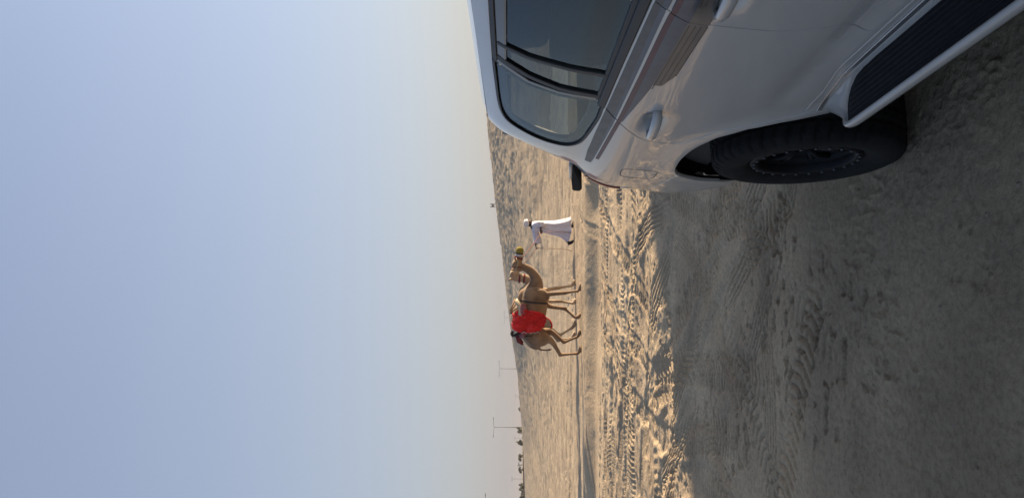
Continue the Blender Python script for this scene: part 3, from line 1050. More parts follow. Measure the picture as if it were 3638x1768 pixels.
    for p, q in zip(Ac, Bb):
        for f in np.linspace(0, 1, 7):
            o_ = p + (q - p) * f
            o_[2] -= .016 * math.sin(f * math.pi) * min(1, np.linalg.norm(q - p) / .1)
            V.append(((WT - o_[0]) if side < 0 else o_[0], o_[1], o_[2]))
    for i in range(len(Ac) - 1):
        for k in range(6):
            f_ = (i * 7 + k, i * 7 + k + 1, (i + 1) * 7 + k + 1, (i + 1) * 7 + k)
            F.append(f_ if side > 0 else f_[::-1])
    mesh_obj("step_fairing", V, F, M_PAINT, car, True)
    # board body below
    o = rbox("step_body", (.13, 1.5, .05), M_BLACK, car, loc=((WT + .01) if side < 0 else -.01, -1.48, .515), bevel=.01)
    # inner arch liner
    for cs, ta, tb in ((ARC[0] - .02, -.20, 1.06), (AXLE_F + .05, -.06, 1.06)):
        V, F = [], []
        for i in range(25):
            th = math.pi * (ta + (tb - ta) * i / 24)
            for x_ in (.075, .42):
                V.append((x_ if side > 0 else WT - x_, cs + .60 * math.cos(th), .40 + .575 * math.sin(th)))
        for i in range(24):
            F.append((2 * i, 2 * i + 1, 2 * i + 3, 2 * i + 2))
        V.append((.42 if side > 0 else WT - .42, cs, .40))
        for i in range(24):
            F.append((2 * i + 1, len(V) - 1, 2 * i + 3))
        mesh_obj("wheel_liner", V, F, M_LINER, car, True)
    # inner lining of the doors
    panel("door_lining", [(-.52, .60), (.95, .75), (.75, 1.28), (-.46, 1.36), (-2.28, 1.29), (-2.28, .60)], M_CABIN, car, side, off=.07, gap=0, depth=.01, step=.15, edge=.1,
          fun=lambda s, z: np.interp(z, [.5, 1.4], [.05, .06]) + 0 * np.asarray(s))
    # door mirror
    x_ = -.10
    mm = rbox("door_mirror", (.20, .12, .17), M_PAINT, car, loc=((WT - x_) if side < 0 else x_, -2.16, 1.38), bevel=.04)
    # mud flap behind the rear wheel
    rbox("mud_flap", (.30, .012, .46), M_LINER, car, loc=((WT - .19) if side < 0 else .19, .60, .42), rot=(R(8), 0, 0), bevel=.004, seg=1)

for sd in (1, -1):
    build_side(sd)

# roof, glass and panels across the car
def cross_loft(name, rows, m, flip=False):
    """rows of points from the near side to the far side"""
    V, F = [], []
    n = len(rows[0])
    for r_ in rows:
        V += r_
    for i in range(len(rows) - 1):
        for k in range(n - 1):
            f = (i * n + k, i * n + k + 1, (i + 1) * n + k + 1, (i + 1) * n + k)
            F.append(f[::-1] if flip else f)
    return mesh_obj(name, V, F, m, car, True)

rows = []
for s in np.linspace(-1.75, .50, 24):
    row = []
    drop = .10 * max(0, (s - .15) / .35) ** 2 + .05 * max(0, (-1.3 - s) / .45) ** 2
    x0 = float(wb(min(s, .42), 1.862)) + .004
    zr = 1.866
    for k in range(21):
        f = k / 20
        x_ = x0 + (WT - 2 * x0) * f
        bulge = (1 - abs(2 * f - 1) ** 2.4) ** .62
        row.append((x_, s, zr - drop * .8 + .062 * bulge))
    rows.append(row)
roof = cross_loft("roof", rows, M_PAINT)
rows = []
for s in np.linspace(-1.70, .46, 8):
    rows.append([(.29 + (WT - .58) * f, s, 1.835 + .04 * (1 - (2 * f - 1) ** 2) - .06 * max(0, (s - .15) / .35) ** 2) for f in np.linspace(0, 1, 9)])
cross_loft("headliner", rows, M_CABIN)
rows = []
for i, (s, z) in enumerate([(-1.73, 1.835), (-1.95, 1.70), (-2.2, 1.50), (-2.44, 1.29)]):
    x0 = .27 - .03 * i
    rows.append([(x0 + (WT - 2 * x0) * f, s - .10 * (1 - (2 * f - 1) ** 2), z + .01) for f in np.linspace(0, 1, 13)])
cross_loft("windscreen", rows, M_GLASS)
rows = []
for i, (s, z) in enumerate([(-2.40, 1.27), (-2.7, 1.25), (-3.1, 1.21), (-3.45, 1.14), (-3.62, 1.06), (-3.68, .98)]):
    x0 = .075 + .02 * i + (.08 if i > 3 else 0)
    rows.append([(x0 + (WT - 2 * x0) * f, s - .12 * (1 - (2 * f - 1) ** 2), z + .03 * (1 - (2 * f - 1) ** 4)) for f in np.linspace(0, 1, 13)])
cross_loft("bonnet", rows, M_PAINT)
def nose(name, z0, z1, sx, x0, m):
    rows = []
    for z in np.linspace(z0, z1, 5):
        rows.append([(x0 + (WT - 2 * x0) * f, sx - .13 * (1 - (2 * f - 1) ** 2) - .03 * math.sin((z - z0) / (z1 - z0) * math.pi), z) for f in np.linspace(0, 1, 13)])
    return cross_loft(name, rows, m)
nose("grille", .74, 1.0, -3.69, .48, M_BLACK)
nose("front_bumper", .42, .74, -3.74, .20, M_PAINT)
for x_ in (.33, WT - .33):
    rbox("headlamp", (.30, .10, .19), M_LAMP, car, loc=(x_, -3.70, .88), bevel=.04)
def rear_s(z, f):
    a = abs(2 * f - 1)
    return float(er(z)) - .06 * a ** 3
def rear_panel(name, z0, z1, x0, m, n=9, ext=0.0):
    rows = []
    for z in np.linspace(z0, z1, n):
        rows.append([(x0 + (WT - 2 * x0) * f, rear_s(z, f) + ext, z) for f in np.linspace(0, 1, 15)])
    return cross_loft(name, rows, m, flip=True)
tg = rear_panel("tailgate", .96, 1.36, .30, M_PAINT)
rear_panel("rear_window", 1.36, 1.755, .36, M_GLASS)
rear_panel("tailgate_frame", 1.755, 1.80, .27, M_PAINT, n=4)
rear_panel("rear_bumper", .50, .96, .28, M_PAINT)
# black arm standing out behind the rear pillar, with a pale cap
V, F = [], []
for x_ in (.13, .34):
    V += [(x_, .66, 1.412), (x_, .98, 1.352), (x_, 1.20, 1.325), (x_, 1.235, 1.335), (x_, 1.22, 1.384), (x_, .90, 1.412)]
F = [tuple(range(6)), tuple(range(11, 5, -1))] + [(k, k + 6, (k + 1) % 6 + 6, (k + 1) % 6) for k in range(6)]
rk = mesh_obj("rear_bracket", V, F, M_TREAD, car)
bm = bmesh.new()
bm.from_mesh(rk.data)
bmesh.ops.recalc_face_normals(bm, faces=bm.faces[:])
bmesh.ops.bevel(bm, geom=bm.edges[:], offset=.006, segments=2, affect='EDGES')
bm.to_mesh(rk.data)
bm.free()
rbox("bracket_cap", (.20, .30, .02), M_PAINT, rk, loc=(.235, .80, 1.420), rot=(R(-4), 0, 0), bevel=.008)
# floor and underside
rbox("underbody", (1.62, 4.3, .22), M_LINER, car, loc=(WT / 2, -1.15, .52), bevel=.03)
rbox("dashboard", (1.55, .35, .28), M_CABIN, car, loc=(WT / 2, -2.22, 1.16), bevel=.06)
# seats
def seat(x_, y_, wd, hd):
    st = rbox("seat", (wd, .50, .16), M_SEAT, car, loc=(x_, y_, .90), bevel=.05)
    bk = rbox("backrest", (wd, .14, .66), M_SEAT, st, loc=(0, .30, .36), rot=(R(-14), 0, 0), bevel=.055)
    for hx in ([0] if wd < .8 else [-wd * .32, 0, wd * .32]):
        rbox("headrest", (.27, .10, .20), M_SEAT, st, loc=(hx, .42, .78), rot=(R(-10), 0, 0), bevel=.045)
seat(.56, -1.62, .54, 0)
seat(WT - .56, -1.62, .54, 0)
seat(WT / 2, -.72, 1.36, 0)
rbox("load_cover", (1.44, .85, .10), M_CABIN, car, loc=(WT / 2, .28, 1.24), bevel=.03)

# wheels
def revolve(prof, n, mod=None):
    V, F = [], []
    k = len(prof)
    for i in range(n):
        th = 2 * math.pi * i / n
        for j, (x_, r_) in enumerate(prof):
            rr_ = r_ if mod is None else r_ + mod(th, x_, r_, j)
            V.append((x_, rr_ * math.cos(th), rr_ * math.sin(th)))
    for i in range(n):
        i2 = (i + 1) % n
        for j in range(k - 1):
            F.append((i * k + j, i * k + j + 1, i2 * k + j + 1, i2 * k + j))
    return V, F

TR = .418
prof = [(.24, .23), (.272, .255), (.285, .31), (.283, .36), (.268, .392), (.250, .410)]
prof += [(x_, TR - .006 * ((x_ - .125) / .12) ** 2) for x_ in np.linspace(.238, .012, 30)]
prof += [(.0, .409), (-.016, .396), (-.026, .375), (-.032, .345), (-.030, .305), (-.020, .27), (-.004, .248), (.02, .236)]
def tread(th, x_, r_, j):
    if r_ < .395:
        return .0018 * math.sin(th * 60) if .375 < r_ else 0
    u = (x_ - .125) / .125
    g = 0
    for gx in (-.50, 0.02, .50):
        if abs(u - gx) < .085:
            g = -.014
    k = (th * 46 / (2 * math.pi) + .55 * abs(u) + (.5 if u > 0 else 0)) % 1.0
    if abs(u) > .10 and k < .27:
        g = -.014
    return g
tV, tF = revolve(prof, 368, tread)
rprof = [(.24, .235), (.10, .222), (.06, .215), (.035, .212), (.03, .205), (.065, .200), (.10, .19), (.105, .10), (.095, .07), (.06, .062), (.055, .03), (.055, .001)]
def make_wheel():
    rV, rF = revolve(rprof, 72)
    wl = mesh_obj("wheel", rV, rF, M_RIM, car, True)
    ty = mesh_obj("tyre", tV, tF, M_TYRE, wl, True)
    bV, bF = revolve([(.028, .243), (-.002, .243), (-.010, .236), (-.010, .214), (-.004, .207), (.03, .205)], 72)
    ring = mesh_obj("beadlock_ring", bV, bF, M_RIM, wl, True)
    # six forked spokes
    for k in range(6):
        a = k * math.pi / 3
        for dlt in (-.16, .16):
            p0 = (.060, .055 * math.cos(a), .055 * math.sin(a))
            p1 = (.045, .130 * math.cos(a + dlt * .7), .130 * math.sin(a + dlt * .7))
            p2 = (.055, .205 * math.cos(a + dlt * 1.3), .205 * math.sin(a + dlt * 1.3))
            tube("spoke", [p0, p1, p2], [(.014, .016), (.012, .014), (.014, .016)], M_RIM, wl, n=8, up=(1, 0, 0))
    b0 = None
    for k in range(24):
        a = 2 * math.pi * k / 24
        loc = (-.010, .225 * math.cos(a), .225 * math.sin(a))
        if b0 is None:
            V, F = revolve([(.004, .0075), (-.006, .0075), (-.0085, .005), (-.0085, .0005)], 8)
            b0 = mesh_obj("bolt", V, F, M_BOLT, wl, False)
            b0.location = loc
        else:
            share(b0, None, wl, loc)
    return wl
def copy_tree(o, parent):
    c = o.copy()
    COL.objects.link(c)
    c.parent = parent
    for ch in o.children:
        copy_tree(ch, c)
    return c
wh = make_wheel()
wh.location = (0, .02, .405)
wh.rotation_euler = (R(20), 0, 0)
for x_, y_, fl in ((0, AXLE_F, 0), (WT, .02, 1), (WT, AXLE_F, 1)):
    c = copy_tree(wh, car)
    c.location = (x_, y_, .405)
    c.rotation_euler = (R(20 + 31 * fl), 0, R(180) if fl else 0)
# ------------------------------------------------------------------ camels
def camel_mat(name, c0, c1, c2):
    m = mat(name, c0, 0.85, bump=.006, bscale=45, sheen=.25)
    t = m.node_tree
    b = t.nodes["Principled BSDF"]
    tc = t.nodes.new("ShaderNodeTexCoord")
    n = t.nodes.new("ShaderNodeTexNoise")
    n.inputs["Scale"].default_value = 3.0
    n.inputs["Detail"].default_value = 6
    t.links.new(tc.outputs["Object"], n.inputs["Vector"])
    r = t.nodes.new("ShaderNodeValToRGB")
    r.color_ramp.elements[0].position = .36
    r.color_ramp.elements[0].color = (*c2, 1)
    r.color_ramp.elements[1].position = .66
    r.color_ramp.elements[1].color = (*c1, 1)
    e = r.color_ramp.elements.new(.5)
    e.color = (*c0, 1)
    t.links.new(n.outputs["Fac"], r.inputs["Fac"])
    t.links.new(r.outputs["Color"], b.inputs["Base Color"])
    return m

M_CAMEL = camel_mat("camel_coat", (.20, .118, .06), (.26, .16, .085), (.125, .07, .035))
M_CAMEL2 = camel_mat("pale_camel_coat", (.36, .26, .16), (.43, .325, .21), (.26, .175, .10))
M_YELLOW = mat("yellow_knit", (.20, .15, .02), .9, var=.25, vscale=60, bump=.004, bscale=120)
M_RED = mat("red_fleece", (.70, .012, .010), .9, var=.18, vscale=5, bump=.008, bscale=40, sheen=.15)
M_MAROON = mat("maroon_webbing", (.13, .012, .018), .85, var=.2, vscale=30)
M_STRAP = mat("dark_strap", (.03, .022, .02), .8, var=.2, vscale=30)
M_WHITE = mat("white_cloth", (.62, .60, .60), .85, var=.06, vscale=12, bump=.002, bscale=60)
M_LINING = mat("grey_lining", (.42, .40, .38), .9, var=.1, vscale=12)
M_WOOD = mat("saddle_wood", (.30, .17, .08), .7, var=.3, vscale=25)
M_SACK = mat("saddle_pad_cloth", (.45, .36, .24), .9, var=.25, vscale=20, bump=.004, bscale=50)
M_DARKEYE = mat("dark_eye", (.01, .008, .006), .2, var=.1)
M_PAD = mat("foot_pad", (.09, .065, .05), .9, var=.2)

def striped_mat(name, axis='x', scale=9.0):
    m = bpy.data.materials.new(name)
    m.use_nodes = True
    t = m.node_tree
    b = t.nodes["Principled BSDF"]
    b.inputs["Roughness"].default_value = .9
    tc = t.nodes.new("ShaderNodeTexCoord")
    wv = t.nodes.new("ShaderNodeTexWave")
    wv.bands_direction = axis.upper()
    wv.inputs["Scale"].default_value = scale
    wv.inputs["Distortion"].default_value = .4
    t.links.new(tc.outputs["Object"], wv.inputs["Vector"])
    r = t.nodes.new("ShaderNodeValToRGB")
    r.color_ramp.interpolation = 'CONSTANT'
    r.color_ramp.elements[0].color = (.20, .02, .025, 1)
    r.color_ramp.elements[1].position = .42
    r.color_ramp.elements[1].color = (.06, .015, .018, 1)
    e = r.color_ramp.elements.new(.62)
    e.color = (.55, .50, .46, 1)
    e = r.color_ramp.elements.new(.80)
    e.color = (.18, .02, .03, 1)
    t.links.new(wv.outputs["Fac"], r.inputs["Fac"])
    t.links.new(r.outputs["Color"], b.inputs["Base Color"])
    return m
M_STRIPED = striped_mat("striped_weave", 'x', 7.5)
M_STRIPED_Z = striped_mat("striped_girth", 'z', 9.0)

def leg_geo(pts, rad, n=12):
    P = catmull(pts, 5)
    rr = np.interp(np.linspace(0, 1, len(P)), np.linspace(0, 1, len(rad)), rad)
    return tube_geo(P, list(rr), n, up=(0, 1, 0))

def foot_geo(x, y, z=0.0, tilt=0.0):
    V, F = ellipsoid((0, 0, 0), (.105, .075, .048))
    ca, sa = math.cos(tilt), math.sin(tilt)
    return [(x + a * ca - c * sa, y + b, z + .05 + a * sa + c * ca) for a, b, c in V], F

def spine_geo(nodes, n=20):
    """nodes: (x, z, half width, half height)"""
    pts = catmull([(a[0], 0, a[1]) for a in nodes], 5)
    rw = catmull([(a[2], a[3], 0) for a in nodes], 5)
    return tube_geo(pts, [(r_[0], r_[1]) for r_ in rw], n, up=(0, 0, 1))

def make_camel(name, m, fore, hind, neck, head_dir):
    g = []
    # trunk: deep chest, tucked belly, hump, sloping croup
    g.append(spine_geo([(.95, 1.36, .10, .16), (.80, 1.38, .24, .30), (.55, 1.38, .30, .38), (.25, 1.40, .34, .40), (-.05, 1.46, .34, .37), (-.35, 1.46, .30, .31), (-.60, 1.38, .23, .26), (-.78, 1.26, .13, .17), (-.84, 1.20, .05, .08)]))
    g.append(ellipsoid((.02, 0, 1.72), (.42, .17, .26)))
    g.append(ellipsoid((.60, 0, 1.62), (.26, .13, .22)))
    # shoulder, haunch masses, chest pad
    for s in (-1, 1):
        g.append(ellipsoid((.70, .20 * s, 1.32), (.20, .13, .34)))
        g.append(ellipsoid((-.56, .19 * s, 1.25), (.24, .14, .34)))
    g.append(ellipsoid((.62, 0, 1.00), (.13, .11, .08)))
    # legs
    for s, P in fore:
        pts = [(.70, .19 * s, 1.32), (P[0][0], .20 * s, P[0][1]), (P[1][0], .18 * s, P[1][1]), (P[2][0], .17 * s, P[2][1])]
        g.append(leg_geo(pts[:3], [.14, .12, .10, .082, .064, .058, .062]))
        g.append(ellipsoid((P[1][0], .18 * s, P[1][1]), (.062, .058, .08)))
        g.append(leg_geo(pts[2:], [.054, .043, .038, .040, .048]))
        g.append(foot_geo(P[3][0], .17 * s, P[3][1], P[4] if len(P) > 4 else 0))
        g.append(leg_geo([pts[3], (P[3][0], .17 * s, P[3][1] + .05)], [.045, .055, .06]))
    for s, P in hind:
        pts = [(-.56, .18 * s, 1.30), (P[0][0], .19 * s, P[0][1]), (P[1][0], .16 * s, P[1][1]), (P[2][0], .15 * s, P[2][1])]
        g.append(leg_geo(pts[:3], [.19, .168, .14, .108, .072, .055, .056]))
        g.append(ellipsoid((P[1][0], .16 * s, P[1][1]), (.058, .052, .07)))
        g.append(leg_geo(pts[2:], [.054, .043, .038, .040, .048]))
        g.append(foot_geo(P[3][0], .15 * s, P[3][1], P[4] if len(P) > 4 else 0))
        g.append(leg_geo([pts[3], (P[3][0], .15 * s, P[3][1] + .05)], [.045, .055, .06]))
    # neck
    P = catmull([(a[0], a[1], a[2]) for a in neck], 6)
    rr = catmull([(a[3], a[4], 0) for a in neck], 6)
    g.append(tube_geo(P, [(q[0], q[1]) for q in rr], 16, up=(0, 0, 1)))
    # head: skull, brow, long muzzle, lips, jaw, ears
    hx, hy, hzz = neck[-1][0], neck[-1][1], neck[-1][2]
    d = Vector(head_dir).normalized()
    sd = Vector((0, 0, 1)).cross(d).normalized()
    upv = d.cross(sd)
    def hp(a, b, c):
        q = Vector((hx, hy, hzz)) + d * a + sd * b + upv * c
        return (q.x, q.y, q.z)
    prof = [(-.08, .02, .06, .07), (.0, .02, .105, .13), (.12, .015, .115, .145), (.24, -.01, .095, .125), (.36, -.03, .078, .10), (.48, -.04, .076, .095), (.56, -.045, .06, .075), (.59, -.05, .03, .04)]
    P = catmull([hp(a, 0, c) for a, c, _, _ in prof], 4)
    rr = catmull([(q[2], q[3], 0) for q in prof], 4)
    g.append(tube_geo(P, [(q[0], q[1]) for q in rr], 14, up=tuple(upv)))
    for s in (-1, 1):
        g.append(ellipsoid(hp(.15, .085 * s, .085), (.055, .045, .045)))
        g.append(tube_geo([hp(-.03, .075 * s, .10), hp(-.06, .105 * s, .15), hp(-.07, .115 * s, .19)], [.035, .03, .012], 8))
    g.append(ellipsoid(hp(.10, 0, -.07), (.10, .07, .08)))
    # tail
    g.append(tube_geo(catmull([(-.82, 0, 1.32), (-.90, .02, 1.18), (-.91, .02, 1.0), (-.89, .02, .86)], 4), [.045, .04, .035, .03, .03, .028, .026, .025, .025, .028, .032, .03, .015], 8, up=(0, 1, 0)))
    o = remeshed(name, g, .016, m, None, 5)
    for s in (-1, 1):
        V, F = ellipsoid(hp(.17, .112 * s, .075), (.024, .018, .022), 10, 7)
        mesh_obj("eye", V, F, M_DARKEYE, o, True)
        V, F = ellipsoid(hp(.555, .048 * s, .0), (.016, .010, .008), 8, 6)
        mesh_obj("nostril", V, F, M_DARKEYE, o, True)
    return o, hp, upv

def ring_band(name, hp, upv, d, a0, a1, r0, r1, m, parent, c0=0, c1=0, cap=False):
    """band of cloth round the head between stations a0 and a1 (side, up radii)"""
    n = 6
    pts, rad = [], []
    for i in range(n + 1):
        f = i / n
        pts.append(hp(a0 + (a1 - a0) * f, 0, c0 + (c1 - c0) * f))
        rs = r0[0] + (r1[0] - r0[0]) * f
        ru = r0[1] + (r1[1] - r0[1]) * f
        if cap:
            k = math.sqrt(max(0.02, 1 - max(0, (f - .25) / .78) ** 2.6))
            rs, ru = r0[0] * k, r0[1] * k
        rad.append((rs, ru))
    V, F = tube_geo(pts, rad, 20, up=tuple(upv))
    return mesh_obj(name, V, F, m, parent, True)

# nearer camel
CX, CY = -1.985, 21.2
fore = [(-1, [(.70, 1.04), (.74, .50), (.80, .10), (.93, 0.0)]), (1, [(.36, .98), (.27, .49), (.00, .17), (.03, 0.0, ), .25])]
fore[1] = (1, [(.36, .98), (.27, .49), (.00, .17), (.05, .015), -.35])
hind = [(-1, [(-.60, .92), (-1.02, .62), (-.98, .12), (-.86, 0.0)]), (1, [(-.40, .92), (-.70, .50), (-.54, .10), (-.42, 0.0)])]
neck = [(.70, 0, 1.42, .20, .30), (.95, 0, 1.32, .17, .22), (1.17, 0, 1.33, .13, .155), (1.36, 0, 1.47, .108, .13), (1.46, -.01, 1.66, .096, .12), (1.44, -.02, 1.85, .095, .12)]
cam1, hp1, up1 = make_camel("camel", M_CAMEL, fore, hind, neck, (1, -.06, -.06))
g0 = min(hz(CX + .93, CY), hz(CX - .42, CY), hz(CX - .86, CY))
cam1.location = (CX, CY, g0 - .005)
tag(cam1, "tan camel wearing a yellow muzzle, walking right in front of the paler one", "camel")
d1 = Vector((1, -.06, -.06))
mz = ring_band("muzzle_cover", hp1, up1, d1, .42, .615, (.090, .112), (.08, .10), M_YELLOW, cam1, -.035, -.045, cap=True)
ring_band("muzzle_band", hp1, up1, d1, .395, .435, (.093, .116), (.093, .116), M_STRAP, mz, -.033, -.036)
ring_band("muzzle_trim", hp1, up1, d1, .34, .395, (.094, .118), (.093, .116), M_LINING, mz, -.03, -.033)
ring_band("halter_band", hp1, up1, d1, .27, .31, (.103, .132), (.100, .128), M_MAROON, cam1, -.015, -.025)
tube("halter_strap", [hp1(.29, .10, .05), hp1(.16, .125, -.02), hp1(.0, .11, .02), hp1(-.05, .10, .05)], .011, M_MAROON, cam1, n=6)
tube("halter_strap", [hp1(.30, -.10, .05), hp1(.16, -.128, -.02), hp1(.0, -.118, .02), hp1(-.05, -.10, .06)], .011, M_SACK, cam1, n=6)
V, F = tube_geo([hp1(.02, 0, -.02), hp1(.045, 0, -.02)], [(.122, .175)] * 2, 20, up=tuple(up1))
mesh_obj("throat_strap", V, F, M_MAROON, cam1, True)

def body_ring(name, x0, x1, m, parent, off=.012, zlo=None, squash=(.345, .40), zc=1.40, slope=0.0):
    V, F = [], []
    n = 40
    for i, xx in enumerate(np.linspace(x0, x1, 3)):
        for k in range(n):
            th = 2 * math.pi * k / n
            yy = (squash[0] + off) * math.cos(th)
            zz = zc + (squash[1] + off) * math.sin(th)
            V.append((xx + slope * (zz - zc), yy, zz))
    for i in range(2):
        for k in range(n):
            F.append((i * n + k, i * n + (k + 1) % n, (i + 1) * n + (k + 1) % n, (i + 1) * n + k))
    return mesh_obj(name, V, F, m, parent, True)

# saddle in front of the hump: girth, pads, wooden frame, rolled rug
sad = empty("camel_saddle", (CX, CY, g0))
tag(sad, "wooden frame saddle with a striped roll on the tan camel's shoulders", "saddle")
body_ring("girth", .45, .50, M_STRAP, sad, off=.012, squash=(.318, .40), zc=1.39, slope=.10)
body_ring("rear_girth", -.475, -.45, M_STRAP, sad, off=.012, squash=(.285, .31), zc=1.43, slope=-.12)
for s in (-1, 1):
    P = catmull([(.52, .17 * s, 1.86), (.42, .25 * s, 1.80), (.28, .30 * s, 1.74), (.10, .33 * s, 1.74)], 4)
    tube("saddle_pad", P, [(.05, .05)] + [(.075, .07)] * (len(P) - 2) + [(.05, .05)], M_SACK, sad, n=12)
    P = catmull([(.42, .30 * s, 1.68), (.30, .345 * s, 1.665), (.14, .36 * s, 1.66)], 5)
    tube("rolled_rug", P, [(.06, .07)] + [(.085, .095)] * (len(P) - 2) + [(.06, .07)], M_STRIPED, sad, n=14)
    tube("frame_bar", [(.50, .20 * s, 1.84), (.20, .14 * s, 2.02)], .018, M_WOOD, sad, n=8)
    tube("frame_bar", [(.56, .10 * s, 1.90), (.20, .10 * s, 2.05)], .018, M_WOOD, sad, n=8)
    tube("frame_bar", [(.40, .26 * s, 1.72), (.17, .06 * s, 2.03)], .018, M_WOOD, sad, n=8)
tube("frame_top", [(.17, -.18, 2.0), (.15, 0, 2.04), (.17, .18, 2.0)], .026, M_STRAP, sad, n=8)
for s in (-1, 1):
    tube("girth_band", [(-.40, .305 * s, 1.62), (-.45, .285 * s, 1.68), (-.50, .20 * s, 1.76)], [(.07, .05)] * 3, M_STRIPED_Z, sad, n=10)
tube("rear_pommel", catmull([(-.42, .0, 1.74), (-.46, -.02, 1.86), (-.50, -.03, 1.95), (-.44, -.03, 2.0), (-.36, -.02, 1.97)], 4), .045, M_STRAP, sad, n=10)
for s in (-1, 1):
    tube("tail_cloth", [(-.50, .16 * s, 1.86), (-.62, .20 * s, 1.80), (-.73, .18 * s, 1.68)], [(.02, .04), (.025, .07), (.01, .03)], M_MAROON, sad, n=10)

# shaggy red rug over the hump
def rug():
    nu, nv = 44, 64
    V = []
    for j in range(nv + 1):
        f = j / nv * 2 - 1                       # -1 near side hem .. 0 ridge .. 1 far side hem
        a = abs(f)
        s = -1 if f < 0 else 1
        zz = 2.0 - .94 * a ** 1.25
        yy = s * (.40 * math.sin(min(a * 1.75, 1.0) * math.pi / 2) ** .8 + .03 * a)
        # front and rear edges of the rug at this height (rounded lower corners)
        x0 = np.interp(zz, [1.04, 1.10, 1.2, 1.4, 1.7, 1.9, 2.0], [.0, -.18, -.27, -.33, -.37, -.36, -.30])
        x1 = np.interp(zz, [1.04, 1.10, 1.2, 1.4, 1.7, 1.9, 2.0], [.06, .14, .19, .24, .27, .22, .15])
        for i in range(nu + 1):
            u = i / nu
            V.append((x0 + (x1 - x0) * u, yy, zz - .05 * (2 * u - 1) ** 2 * (1 - a)))
    V = np.array(V)
    nz = fbm(V[:, 0] * 7, V[:, 2] * 6 + V[:, 1] * 3, 3, 7)
    nz2 = fbm(V[:, 0] * 3.2 + 4, V[:, 2] * 2.6 + V[:, 1], 2, 19)
    k = np.abs(nz2) * 1.6
    off = .05 * nz + .17 * k - .03
    V[:, 1] += np.sign(V[:, 1]) * off * np.clip(np.abs(V[:, 1]) / .2, 0, 1)
    V[:, 2] += off * np.clip(1 - np.abs(V[:, 1]) / .35, 0, 1) * .6
    F = []
    n1 = nu + 1
    for j in range(nv):
        for i in range(nu):
            F.append((j * n1 + i, j * n1 + i + 1, (j + 1) * n1 + i + 1, (j + 1) * n1 + i))
    o = mesh_obj("fleece_rug", V, F, M_RED, None, True)
    md = o.modifiers.new("th", 'SOLIDIFY')
    md.thickness = .03
    md.offset = -1
    # pile: short tufts over the surface
    o.data.update()
    N = np.array([v.normal for v in o.data.vertices])
    TV, TF = [], []
    for q in range(9000):
        i = int(rng.integers(len(V)))
        p = V[i] + rng.normal(0, .008, 3)
        nn = N[i]
        nn = nn if nn[2] * 1 + nn[1] * np.sign(p[1]) > 0 else -nn
        dd = nn * .006 + rng.normal(0, .005, 3) + np.array([0, 0, -.03])
        sd_ = rng.normal(0, .010, 3)
        b = len(TV)
        TV += [p - sd_, p + sd_, p + dd]
        TF.append((b, b + 1, b + 2))
    pl = mesh_obj("rug_pile", TV, TF, M_RED, o)
    pl["kind"] = "stuff"
    return o
rg = rug()
rg.location = (CX, CY, g0)
tag(rg, "shaggy bright red fleece rug hung over the tan camel's hump", "rug")
# turned-up flap on the far side, grey lining with a red fringe, hanging below the belly
V, F = [], []
for j, zz in enumerate(np.linspace(1.18, .84, 8)):
    f = j / 7
    wd = .20 * math.sqrt(max(.03, 1 - max(0, f - .35) ** 2 * 2.3))
    for i in range(9):
        u = i / 8 * 2 - 1
        V.append((-.19 + wd * u - .04 * f, .30 + .03 * math.cos(u * 2) + .02 * f, zz))
for j in range(7):
    for i in range(8):
        F.append((j * 9 + i, j * 9 + i + 1, (j + 1) * 9 + i + 1, (j + 1) * 9 + i))
fl = mesh_obj("rug_flap", V, F, M_LINING, rg, True)
md = fl.modifiers.new("th", 'SOLIDIFY')
md.thickness = .02
rim = [V[j * 9] for j in range(8)] + [V[7 * 9 + i] for i in range(1, 9)] + [V[j * 9 + 8] for j in range(6, -1, -1)]
tube("rug_fringe", rim, .022, M_RED, fl, n=7)
zz_pts = [(-.36 + (.02 if k % 2 else -.03), -.40 + .004 * k, 1.72 - k * .065) for k in range(9)]
tube("rug_braid", zz_pts, .009, M_WHITE, rg, n=6)
tube("rug_braid", [(a + .035, b - .004, c) for a, b, c in zz_pts], .010, M_MAROON, rg, n=6)

# farther, paler camel
C2X, C2Y = -2.02, 23.15
fore = [(-1, [(.42, 1.0), (.40, .50), (.33, .10), (.40, 0.0)]), (1, [(.72, 1.02), (.80, .52), (.86, .12), (.97, 0.0)])]
hind = [(-1, [(-.44, .90), (-.66, .52), (-.42, .12), (-.30, 0.0)]), (1, [(-.52, .90), (-.86, .55), (-.78, .12), (-.66, 0.0)])]
neck = [(.70, 0, 1.42, .20, .30), (.88, 0, 1.38, .16, .20), (1.02, 0, 1.46, .13, .16), (1.10, 0, 1.62, .115, .14), (1.12, 0, 1.78, .105, .13), (1.11, 0, 1.93, .10, .12)]
cam2, hp2, up2 = make_camel("camel", M_CAMEL2, fore, hind, neck, (1, .10, -.05))
g2 = min(hz(C2X + .40, C2Y), hz(C2X - .30, C2Y))
cam2.location = (C2X, C2Y, g2 - .005)
tag(cam2, "pale cream camel with maroon neck straps, half hidden behind the tan one", "camel")
for za, rr_ in ((1.60, (.128, .15)), (1.74, (.119, .142))):
    V, F = tube_geo([(1.095, 0, za), (1.10, 0, za + .05)], [rr_, rr_], 20, up=(1, 0, 0))
    mesh_obj("neck_strap", V, F, M_MAROON, cam2, True)
ring_band("halter_band", hp2, up2, Vector((1, .1, -.05)), .27, .31, (.103, .132), (.100, .128), M_MAROON, cam2, -.015, -.025)
rbox("saddle_blanket", (.55, .74, .10), M_MAROON, cam2, loc=(.0, 0, 1.82), bevel=.04)

